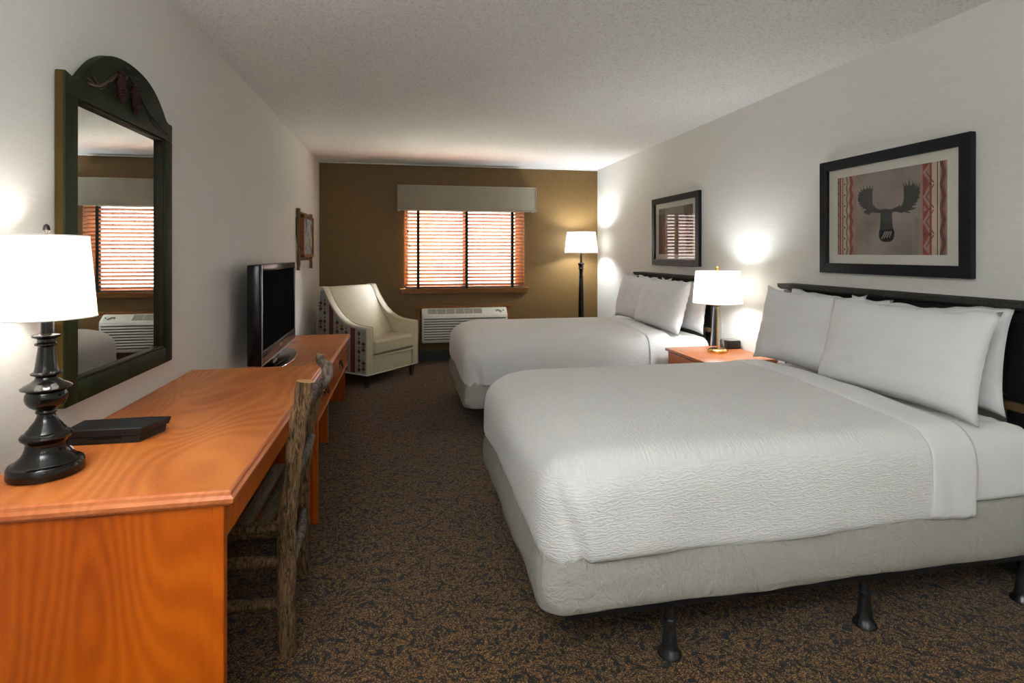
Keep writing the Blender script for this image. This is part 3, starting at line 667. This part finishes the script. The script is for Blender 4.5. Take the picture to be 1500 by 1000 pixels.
# ------------------------------------------------------------------ nightstand, crystal lamp, clock
NZ = .62
t = thing('nightstand', 'cherry nightstand with one drawer standing between the two beds', 'nightstand', (1.955, 3.32, 0))
NW, ND = .545, .575
b = box(new(), 0, NW-.002, 0, ND, NZ-.022, NZ, .005); link('top', b, M['ns_wood'], t, True)
b = new(); box(b, .02, NW-.004, .015, .033, 0, NZ-.022, .001); box(b, .02, NW-.004, ND-.033, ND-.015, 0, NZ-.022, .001); box(b, NW-.02, NW-.004, .033, ND-.033, .05, NZ-.022); box(b, .025, NW-.02, .033, ND-.033, .18, .20); box(b, .025, NW-.02, .033, ND-.033, .40, .415)
link('carcass', b, M['desk_side'], t)
b = box(new(), .008, .026, .038, ND-.038, .42, NZ-.028, .004); d = link('drawer', b, M['desk_side'], t)
b = lathe(new(), [(.006, 0), (.006, .012), (.014, .018), (.012, .026), (.002, .028)], n=16)
for v in b.verts: v.co = Vector((.010-v.co.z, ND/2+v.co.y, .51+v.co.x))
link('knob', b, M['metal_dark'], d, True)
t = thing('crystal_lamp', 'lit lamp with clear glass column, brass base and white drum shade on the nightstand', 'lamp', (2.24, 3.64, NZ))
b = lathe(new(), [(.05, 0), (.070, .001), (.072, .006), (.070, .018), (.064, .021), (.060, .026), (.056, .027)], n=12); link('base', b, M['brass'], t, True)
b = lathe(new(), [(.048, .028), (.050, .032), (.040, .16), (.031, .325), (.029, .332), (.010, .335), (.010, .331), (.024, .327), (.0265, .322), (.035, .16), (.0455, .034), (.0455, .028)], n=12, cap=False); link('glass_column', b, M['glass'], t, True)
b = lathe(new(), [(.006, .028), (.006, .330)], n=16); link('inner_rod', b, M['brass'], t, True)
b = lathe(new(), [(.010, .336), (.028, .338), (.028, .345), (.016, .356), (.010, .36), (.009, .42)], n=20); link('neck', b, M['brass'], t, True)
b = lathe(new(), [(.172, .358), (.153, .588)], n=64, cap=False); sh = link('lamp_shade', b, M['shade_g'], t, True)
for r, z in ((.172, .359), (.153, .587)):
    b = new(); tube(b, [(r*math.cos(2*PI*k/64), r*math.sin(2*PI*k/64), z) for k in range(65)], .0025, 6)
    link('shade_trim', b, M['sheet'], sh, True)
b = new(); tube(b, [(0, 0, .42), (0, 0, .60)], .003, 8)
for a in (0.5, 2.6, 4.7): tube(b, [(0, 0, .580), (.153*math.cos(a), .153*math.sin(a), .580)], .002, 6)
link('harp', b, M['brass'], t, True)
b = new(); lathe(b, [(.006, .588), (.012, .592), (.012, .612), (.008, .615), (.010, .622), (.004, .63)], n=14); link('finial', b, M['brass'], t, True)
t = thing('alarm_clock', 'small black box clock on the nightstand against the wall behind the lamp', 'clock', (2.43, 3.785, NZ))
b = box(new(), -.050, .06, -.055, .055, 0, .060, .006); link('case', b, M['black_plastic'], t, True)
b = box(new(), -.046, .056, -.051, .051, .0595, .066, .003); link('top_cover', b, M['chrome'], t, True)

# ------------------------------------------------------------------ beds
def sm(a, b_, x):
    k = max(0, min(1, (x-a)/(b_-a))); return k*k*(3-2*k)
PROF = [(.020, .370), (.008, .378), (.002, .395), (0, .42), (-.001, .46), (-.002, .50), (-.001, .54), (0, .575), (.004, .605), (.012, .632), (.026, .656), (.046, .676), (.074, .692), (.100, .699)]
def outline_U(x0, xe, y0, y1, r, step=.010, closed=False, nr=12):
    """path from (xe,y0) round the foot to (xe,y1); returns points and outward normals"""
    P_ = []
    n = max(2, int((xe-x0-r)/step))
    for i in range(n): P_.append((xe+(x0+r-xe)*i/n, y0, 0, -1))
    for i in range(nr):
        a = PI/2*i/nr; P_.append((x0+r-r*math.sin(a), y0+r-r*math.cos(a), -math.sin(a), -math.cos(a)))
    n = max(2, int((y1-y0-2*r)/step))
    for i in range(n): P_.append((x0, y0+r+(y1-y0-2*r)*i/n, -1, 0))
    for i in range(nr):
        a = PI/2*i/nr; P_.append((x0+r-r*math.cos(a), y1-r+r*math.sin(a), -math.cos(a), math.sin(a)))
    n = max(2, int((xe-x0-r)/step))
    for i in range(n+1): P_.append((x0+r+(xe-x0-r)*i/n, y1, 0, 1))
    return P_
def drape(x0, xe, y0, y1, r, off=0, zmin=None, dome=.018, seed=0, fold=True, foot_open=False, skew=.0, wr=1.0, nin=14):
    """cloth over a mattress: side profile then inward to a centre spine"""
    b = new(); P_ = outline_U(x0, xe, y0, y1, r); yc = (y0+y1)/2; hw = (y1-y0)/2
    prof = [(i_, z) for i_, z in PROF if zmin is None or z >= zmin]
    rows = []
    for (x, y, nx, ny) in P_:
        col = []
        sx = max(x, x0+hw*.8); sx = min(sx, xe)
        tt = [(i_, z, 0) for i_, z in prof]+[(prof[-1][0], prof[-1][1], (k/nin)) for k in range(1, nin+1)]
        for (ins, z, s) in tt:
            corner = abs(nx*ny)*2
            k = ins+corner*.12*ins
            px_, py_ = x-nx*(k-off), y-ny*(k-off); pz_ = z+off
            if s:
                px_ = px_+(sx-px_)*s; py_ = py_+(yc-py_)*s; pz_ = z+off+dome*sm(.08, .55, min(py_-y0, y1-py_))*sm(.05, .60, px_-x0)
            # soft wrinkles
            q = Vector((px_*3.0, py_*3.0, pz_*3.0+seed))
            w = noise.noise(q)*.010+noise.noise(q*3.1)*.004
            if s: pz_ += w*.6*wr*min(1, s*5)
            else:
                hang = sm(.62, .40, z); px_ += nx*w*wr*(.3+hang); py_ += ny*w*wr*(.3+hang); pz_ += noise.noise(Vector((px_*2.2, py_*2.2, seed+5)))*.014*hang*wr
                # tucked hospital corner: the near flap lies over the foot piece
                if fold:
                    d = min(abs(y-y0), 9) if ny < -.2 else (min(abs(y-y1), 9) if ny > .2 else 9)
                    if abs(ny) > .2:
                        xl = x0+.060+(.64-z)*.30
                        lift = .019*sm(xl-.006, xl+.006, px_)*sm(xl+.45, xl+.05, px_)*sm(.665, .60, z)
                        py_ += ny*lift-ny*.010*math.exp(-((px_-xl+.012)/.010)**2)*sm(.65, .58, z)
                        bulge = sm(x0+.16, x0+.06, px_)*hang
                        pz_ -= .018*bulge; 
                        if px_ < xl: py_ += ny*(.004*math.sin(z*170+px_*40)*sm(x0+.0, x0+.05, px_)*hang)
                    if corner > .3: px_ += nx*.010*math.sin(z*120+y*30)*hang*.4
            pz_ -= .040*(1-sm(0, .26, px_-x0))*sm(.45, .60, z)
            if skew: px_ += skew*((py_-yc)/hw)*sm(1.2, 1.8, px_)*1.0
            col.append(b.verts.new((px_, py_, pz_)))
        rows.append(col)
    for a, c in zip(rows, rows[1:]):
        for i in range(len(a)-1): b.faces.new((a[i], a[i+1], c[i+1], c[i]))
    bmesh.ops.remove_doubles(b, verts=b.verts, dist=.0004)
    return b
def band(xa, xb, y0, y1, off, seed=0, skew=0, nx_=16, wr=1.0, thick=.004):
    b = new(); yc = (y0+y1)/2; hw = (y1-y0)/2
    half = [(y0+i_-off, z+off, -1) for i_, z in PROF[1:]]
    top = [(y0+PROF[-1][0]+(yc-y0-PROF[-1][0])*k/14, PROF[-1][1]+off+.018*sm(.08, .55, PROF[-1][0]+(yc-y0-PROF[-1][0])*k/14), 0) for k in range(1, 15)]
    l = half+top; r = [(2*yc-y, z, -n) for y, z, n in reversed(l[:-1])]; sec = l+r
    rows = []
    for i in range(nx_+1):
        x = xa+(xb-xa)*i/nx_; col = []
        edge = sm(.02, 0, min(x-xa, xb-x))
        for (y, z, n) in sec:
            q = Vector((x*3, y*3, z*3+seed)); w = (noise.noise(q)*.010+noise.noise(q*3.1)*.004)*wr
            hang = sm(.62, .40, z)
            px_ = x+skew*((y-yc)/hw)*(1 if xa < 1.95 else 1)*(1-(x-xa)/(xb-xa)*.3)
            yy = y+n*(w*(.3+hang)+.004*hang*math.sin(x*75+z*9+seed)) ; zz = z+(w*.6 if n == 0 else 0)-thick*edge+(noise.noise(Vector((x*5, seed, y)))*.012*hang)
            col.append(b.verts.new((px_, yy, zz)))
        rows.append(col)
    for a, c in zip(rows, rows[1:]):
        for i in range(len(a)-1): b.faces.new((a[i], a[i+1], c[i+1], c[i]))
    return b
def closed_ring(x0, x1, y0, y1, r, n=10, step=.03):
    P_ = []
    cs = [(x1-r, y1-r, 0), (x0+r, y1-r, PI/2), (x0+r, y0+r, PI), (x1-r, y0+r, 3*PI/2)]
    arcs = [[(cx+r*math.cos(a0+PI/2*i/n), cy+r*math.sin(a0+PI/2*i/n), math.cos(a0+PI/2*i/n), math.sin(a0+PI/2*i/n)) for i in range(n+1)] for cx, cy, a0 in cs]
    for k in range(4):
        P_ += arcs[k]; a, c = arcs[k][-1], arcs[(k+1) % 4][0]
        d = math.hypot(c[0]-a[0], c[1]-a[1]); m = max(1, int(d/step))
        for i in range(1, m): P_.append((a[0]+(c[0]-a[0])*i/m, a[1]+(c[1]-a[1])*i/m, a[2], a[3]))
    return P_
def pillow(name, label, group, w, h, th, foot, top, yaw=0, roll=0, seed=0):
    """foot: (x,y,z) middle of lower edge; top: x of upper edge (leans back)"""
    b = new(); nu, nv = 34, 26; grid = {}
    for side in (1, -1):
        for i in range(nu+1):
            for j in range(nv+1):
                u, v = -1+2*i/nu, -1+2*j/nv
                if side < 0 and (abs(u) == 1 or abs(v) == 1): grid[(side, i, j)] = grid[(1, i, j)]; continue
                X = u*w/2*(1-.045*(1-v*v)); Z = v*h/2*(1-.055*(1-u*u))
                # pinched corner ears
                e = (abs(u)**7)*(abs(v)**7); X *= 1+.03*e; Z *= 1+.07*e
                q = Vector((u*1.6, v*1.6, seed+side)); n1 = noise.noise(q)*.10+noise.noise(q*2.7)*.035
                core = max(0, (1-u**4)*(1-v**4))**.62
                T = side*th/2*core*(1+n1)+.006*noise.noise(Vector((u*5, v*5, seed)))*core
                if v > .6: Z += .016*noise.noise(Vector((u*4.5, seed*1.7, 0)))
                # hem wrinkles running in from the sides
                T += side*.003*math.sin(v*22+u*3+seed)*abs(u)**3*core*2
                if v < 0: T += 0
                grid[(side, i, j)] = b.verts.new((T, X, Z+h/2*.97))
    for side in (1, -1):
        for i in range(nu):
            for j in range(nv):
                b.faces.new([grid[(side, i, j)], grid[(side, i+1, j)], grid[(side, i+1, j+1)], grid[(side, i, j+1)]])
    lean = math.asin(max(-1, min(1, (top-foot[0])/h)))
    o = link(name, b, M['pillow'], None, 'full'); o.location = foot
    o.rotation_euler = (roll, lean, yaw); o.rotation_mode = 'XYZ'
    return tag(o, label, 'pillow', group)
def make_bed(dy, near, seed):
    y0, y1 = 1.645+dy, 3.045+dy; yc = (y0+y1)/2
    tag_n = 'nearer bed' if near else 'farther bed by the window'
    t = thing('bed', ('bed nearest the camera with grey covered box spring and steel legs' if near else 'farther bed with grey covered box spring, beyond the nightstand'), 'bed', (1.43, yc, 0), group='beds')
    # box spring cover
    b = new(); ring = closed_ring(.424, 2.42, y0-.008, y1+.008, .080); rows = []
    zs = [(.225, .012), (.2165, .004), (.222, -.001), (.25, -.004), (.29, -.002), (.335, .004), (.370, .014), (.405, .020), (.416, .030), (.418, .08)]
    for (x, y, nx, ny) in ring:
        c = []
        for z, ins in zs:
            q = Vector((x*4, y*4, z*2+seed)); w = noise.noise(q)*.010+noise.noise(q*Vector((1, 1, 1))*2.7)*.005
            low = sm(.40, .22, z); cr = abs(nx*ny)*2
            w += .004*cr*math.sin(z*60+x*50)-.026*cr*sm(.31, .37, z)
            zz = z+noise.noise(Vector((x*3, y*3, seed)))*.012*low
            c.append(b.verts.new((x-nx*(ins-w)-1.43, y-ny*(ins-w)-yc, zz)))
        rows.append(c)
    n = len(rows)
    for k in range(n):
        a, c = rows[k], rows[(k+1) % n]
        for i in range(len(a)-1): b.faces.new((a[i], a[i+1], c[i+1], c[i]))
    b.faces.new([r[-1] for r in rows])
    link('box_spring', b, M['skirt'], t, 'full')
    # mattress in its fitted sheet
    b = new(); ring = closed_ring(.462, 2.41, y0+.016, y1-.016, .09); rows = []
    pr = [(.02, .419), (.004, .424), (0, .44), (0, .50), (0, .58), (.004, .612), (.016, .645), (.04, .668), (.08, .680), (.14, .686)]
    for (x, y, nx, ny) in ring:
        c = []
        for ins, z in pr:
            q = Vector((x*6, y*4, z*5+seed)); w = noise.noise(q)*.006
            fd = .050*(1-sm(0, .28, x-nx*ins-.44))*sm(.5, .60, z)
            c.append(b.verts.new((x-nx*(ins-w)-1.43, y-ny*(ins-w)-yc, z-fd-.006*sm(.6, .65, z))))
        cx, cy = 1.43, yc
        for s in (.08, .16, .25, .5, .75):
            lx, ly = c[len(pr)-1].co.x, c[len(pr)-1].co.y
            c.append(b.verts.new((lx*(1-s), ly*(1-s), .680+.004*math.sin(PI/2*s)-.050*(1-sm(0, .28, lx*(1-s)+1.43-.44)))))
        rows.append(c)
    n = len(rows)
    for k in range(n):
        a, c = rows[k], rows[(k+1) % n]
        for i in range(len(a)-1): b.faces.new((a[i], a[i+1], c[i+1], c[i]))
    b.faces.new([r[-1] for r in rows])
    link('mattress', b, M['sheet'], t, 'full')
    b = new()
    for y in (y0+.045, y1-.045): box(b, .50-1.43, 2.40-1.43, y-yc-.018, y-yc+.018, .175, .215, .002)
    for x in (.87, 1.63, 2.34): box(b, x-1.43-.018, x-1.43+.018, y0+.05-yc, y1-.05-yc, .165, .20, .002)
    link('steel_frame', b, M['steel'], t)
    for x in (.87, 1.63, 2.34):
        for y in (y0+.055, y1-.055):
            b = lathe(new(), [(.016, .19), (.016, .125), (.019, .122), (.019, .112), (.020, .09), (.026, .035), (.030, .022), (.038, .012), (.040, .004), (.036, 0)], (x-1.43, y-yc, 0), 24); link('leg', b, M['glide'], t, True)
    # coverlet and turned-down sheet
    b = drape(.424, 1.93, y0-.006, y1+.006, .135, off=.0, seed=seed, skew=.045)
    c = link('coverlet', b, M['cover'], None, 'full'); so = c.modifiers.new('thickness', 'SOLIDIFY'); so.thickness = .006; so.offset = -1
    tag(c, 'white matelasse coverlet tucked over the '+tag_n, 'bedspread', 'white coverlets')
    b = band(1.90, 2.075, y0-.006, y1+.006, .006, seed, skew=.045)
    c = link('folded_sheet', b, M['sheet'], None, 'full'); so = c.modifiers.new('thickness', 'SOLIDIFY'); so.thickness = .005; so.offset = -1
    tag(c, 'smooth white top sheet folded back below the pillows of the '+tag_n, 'sheet', 'folded top sheets')
    # headboard
    h0, h1 = 1.735+dy, 3.20+dy
    t = thing('headboard', 'black headboard with carved top ledge on the right wall behind the '+('nearer bed' if near else 'farther bed'), 'headboard', (XR, (h0+h1)/2, 0), group='headboards')
    hw = (h1-h0)/2
    b = new(); box(b, -.060, -.001, -hw+.03, hw-.03, .76, 1.115, .004); link('panel', b, M['headpanel'], t)
    for ya in (-hw+.02, hw-.10):
        b = box(new(), -.068, -.001, ya, ya+.08, .10, 1.10, .004); link('post', b, M['black_wood'], t)
    b = new(); prism(b, [(-.108, 1.144), (-.112, 1.140), (-.108, 1.120), (-.085, 1.108), (-.001, 1.108), (-.001, 1.144)], lambda p, q, d: (p, d, q), -hw, hw, bev=.0015); link('top_ledge', b, M['carve'], t)
    b = new(); box(b, -.074, -.001, -hw+.015, hw-.015, 1.06, 1.101, .004); link('upper_rail', b, M['black_wood'], t)
    b = new(); box(b, -.095, -.001, -hw+.02, hw-.02, .700, .735, .005); link('lower_rail', b, M['ledge'], t)
make_bed(0, True, 3.3); make_bed(2.31, False, 11.7)
for dy, where, sd, g in ((0, 'nearer bed', 1, 'pillows on the nearer bed'), (2.31, 'farther bed', 20, 'pillows on the farther bed')):
    near = dy == 0
    pillow('pillow', 'rear white pillow against the headboard on the %s, window side' % where, g, .74, .43, .10, (2.335, 2.72+dy, .690), 2.405, seed=sd+5.1, yaw=-.02, roll=.035)
    pillow('pillow', 'rear white pillow against the headboard on the %s, camera side' % where, g, .78, .42, .10, (2.335, 2.165+dy+(0 if near else -.06), .695), 2.405, seed=sd+8.7, yaw=.03, roll=-.03)
    pillow('pillow', 'front white pillow on the %s, window side, partly tucked behind its neighbour' % where, g, .72, .43, .155, (2.165, 2.73+dy, .706), 2.265, seed=sd, yaw=.03, roll=.01)
    pillow('pillow', 'front white pillow on the %s, camera side, overlapping its neighbour' % where, g, .80, .43, .17, (2.115, 2.10+dy, .700), 2.235, seed=sd+2.4, yaw=.02, roll=-.01)

# ------------------------------------------------------------------ framed pictures
ANT = [(.476,.544),(.429,.544),(.394,.573),(.384,.609),(.376,.582),(.369,.647),(.366,.727),(.376,.855),(.361,.808),(.349,.805),(.343,.864),(.335,.812),(.32,.814),(.31,.866),(.307,.812),(.29,.812),(.272,.868),(.276,.805),(.261,.799),(.24,.852),(.252,.79),(.24,.776),(.216,.814),(.234,.761),(.228,.747),(.208,.767),(.227,.727),(.219,.707),(.208,.714),(.227,.682),(.213,.673),(.233,.66),(.236,.644),(.219,.64),(.246,.624),(.254,.609),(.233,.606),(.267,.593),(.275,.577),(.249,.57),(.298,.566),(.308,.55),(.284,.544),(.281,.521),(.304,.503),(.334,.488),(.346,.508),(.366,.512),(.39,.51),(.421,.501),(.444,.503),(.447,.479),(.444,.4),(.441,.324),(.432,.284),(.429,.226),(.441,.183),(.468,.157),(.5,.152),(.536,.157),(.563,.181),(.573,.219),(.571,.277),(.56,.315),(.554,.391),(.551,.47),(.554,.497),(.58,.503),(.61,.492),(.639,.479),(.66,.492),(.669,.483),(.701,.472),(.716,.481),(.681,.494),(.722,.506),(.752,.512),(.76,.528),(.736,.528),(.722,.546),(.757,.555),(.763,.566),(.739,.575),(.763,.582),(.776,.595),(.76,.604),(.782,.624),(.79,.644),(.779,.649),(.79,.685),(.796,.709),(.782,.702),(.792,.738),(.793,.767),(.781,.736),(.793,.814),(.77,.745),(.766,.787),(.778,.832),(.752,.761),(.749,.803),(.76,.837),(.736,.779),(.733,.843),(.722,.781),(.711,.783),(.701,.864),(.695,.79),(.686,.783),(.666,.843),(.671,.781),(.662,.781),(.645,.848),(.656,.763),(.657,.682),(.653,.609),(.639,.573),(.627,.55),(.621,.588),(.61,.562),(.58,.55),(.551,.535),(.529,.532),(.506,.546)]
INK = [plain('print_taupe', (.27, .23, .205), .9, var=.28, scale=5), plain('print_charcoal', (.045, .047, .042), .9, var=.15), plain('print_black', (.008, .008, .008), .9),
       plain('print_red', (.26, .045, .035), .9, var=.2), plain('print_cream', (.52, .43, .31), .9, var=.08), plain('print_brown', (.12, .05, .04), .9, var=.2),
       plain('print_olive', (.22, .20, .12), .9, var=.15), plain('print_rose', (.32, .20, .17), .9, var=.15), plain('print_bark', (.13, .095, .082), .9, var=.6, scale=7, sc=(1, 9, .7))]
def framed(dy, label, moose):
    yc, zc = 2.465+dy, 1.5545
    t = thing('framed_picture', label, 'picture', (XR, yc, zc), group='framed prints on the right wall')
    hw, hh = .455, .330
    b = new()
    f = lambda p, q, d: (d, p, q)
    fw = .057
    for poly in ([(-hw, -hh), (hw, -hh), (hw-fw, -hh+fw), (-hw+fw, -hh+fw)], [(-hw, hh), (hw, hh), (hw-fw, hh-fw), (-hw+fw, hh-fw)], [(-hw, -hh), (-hw, hh), (-hw+fw, hh-fw), (-hw+fw, -hh+fw)], [(hw, -hh), (hw, hh), (hw-fw, hh-fw), (hw-fw, -hh+fw)]):
        prism(b, poly, f, -.032, -.001, bev=.003)
    link('frame', b, M['frame_black'], t)
    b = box(new(), -.012, -.002, -hw+fw-.004, hw-fw+.004, -hh+fw-.004, hh-fw+.004); link('mat_board', b, M['mat_board'], t)
    pw, ph = .331, .2235
    def F(a, c, d): return (-.0125-d*.0004, pw*(1-2*a), ph*(2*c-1)) # a runs left to right as seen
    b = new()
    def P(pts, mi, k=1): tri_poly(b, pts, F, k, mi)
    def R(a0, a1, mi, k=1, c0=0, c1=1): P([(a0, c0), (a1, c0), (a1, c1), (a0, c1)], mi, k)
    def zig(ac, amp, w, n, mi, k=2, ph_=0):
        L_ = [(ac+amp*(1 if (i+ph_) % 2 else -1)-w/2, i/n) for i in range(n+1)]; R_ = [(ac+amp*(1 if (i+ph_) % 2 else -1)+w/2, i/n) for i in range(n, -1, -1)]
        for i in range(n): P([L_[i], (L_[i][0]+w, L_[i][1]), (L_[i+1][0]+w, L_[i+1][1]), L_[i+1]], mi, k)
    R(0, 1, 0, 0)
    if moose:
        R(.0, .008, 5); R(.008, .023, 7); R(.023, .033, 3); R(.033, .038, 5); R(.038, .049, 4); R(.053, .063, 3); R(.063, .128, 4); R(.128, .20, 7)
        zig(.105, .007, .022, 14, 6); zig(.150, .009, .026, 12, 3); zig(.138, .009, .008, 12, 5, 3)
        for i in range(7): P([(.072, .07+i*.14), (.080, .055+i*.14), (.088, .07+i*.14), (.080, .085+i*.14)], 2, 3); P([(.004, .1+i*.14), (.012, .08+i*.14), (.020, .1+i*.14), (.012, .12+i*.14)], 5, 3)
        R(.796, .812, 7); R(.812, .866, 7); R(.866, .884, 3); R(.884, .924, 4); R(.924, .931, 2); R(.931, .945, 4); R(.945, 1, 7)
        zig(.966, .009, .026, 8, 5); zig(.985, .006, .006, 8, 3, 3)
        for i, cz in enumerate((-.04, .224, .499, .77, 1.04)):
            lo, hi = max(0, cz-.137), min(1, cz+.137)
            P([(.813, lo), (.870, cz if 0 < cz < 1 else (0 if cz < 0 else 1)), (.813, hi)] if 0 < cz < 1 else ([(.813, 0), (.868, 0), (.813, hi)] if cz < 0 else [(.813, 1), (.813, lo), (.868, 1)]), 3, 2)
            if 0 < cz < 1:
                P([(.822, cz-.012), (.846, cz-.012), (.846, cz+.012), (.822, cz+.012)], 5 if i % 2 else 7, 3); P([(.822, cz-.035), (.829, cz-.035), (.829, cz+.035), (.822, cz+.035)], 5 if i % 2 else 7, 3)
                P([(.870, cz-.014), (.882, cz), (.870, cz+.014)], 2, 3)
                for s in (-1, 1): P([(.835, cz+s*.137), (.895, cz+s*.008), (.905, cz+s*.008), (.845, cz+s*.137)], 5, 2)
        P(ANT, 1, 2)
        P([(.437, .30), (.430, .226), (.441, .183), (.468, .158), (.5, .153), (.536, .158), (.562, .182), (.572, .219), (.570, .277), (.565, .30)], 2, 3)
        for i in range(4): P([(.45+i*.025, .19+i*.006), (.458+i*.025, .185+i*.006), (.50+i*.018, .275), (.488+i*.018, .278)], 0, 4)
    else:
        R(0, .20, 8); R(.80, 1, 8); zig(.04, .01, .02, 10, 5); zig(.15, .012, .012, 8, 7); zig(.85, .012, .02, 8, 5); zig(.95, .012, .015, 9, 2)
        P([(.74, .98), (.78, .80), (.88, .66), (.99, .60), (.99, .66), (.90, .72), (.82, .84), (.79, .99)], 5, 3)
        # antler of the deer in the print
        P([(.40, .10), (.36, .40), (.44, .55), (.36, .66), (.35, .80), (.42, .68), (.47, .60), (.53, .60), (.58, .68), (.65, .80), (.64, .66), (.56, .55), (.62, .40), (.58, .10)], 6, 2)
    link('print', b, INK, t)
    b = box(new(), -.0185, -.0160, -hw+fw-.003, hw-fw+.003, -hh+fw-.003, hh-fw+.003); link('glazing', b, M['glass'], t)
framed(0, 'black framed print of a moose head with woven border above the nearer bed', True)
framed(2.31, 'black framed print reflecting the window blind, above the farther bed', False)
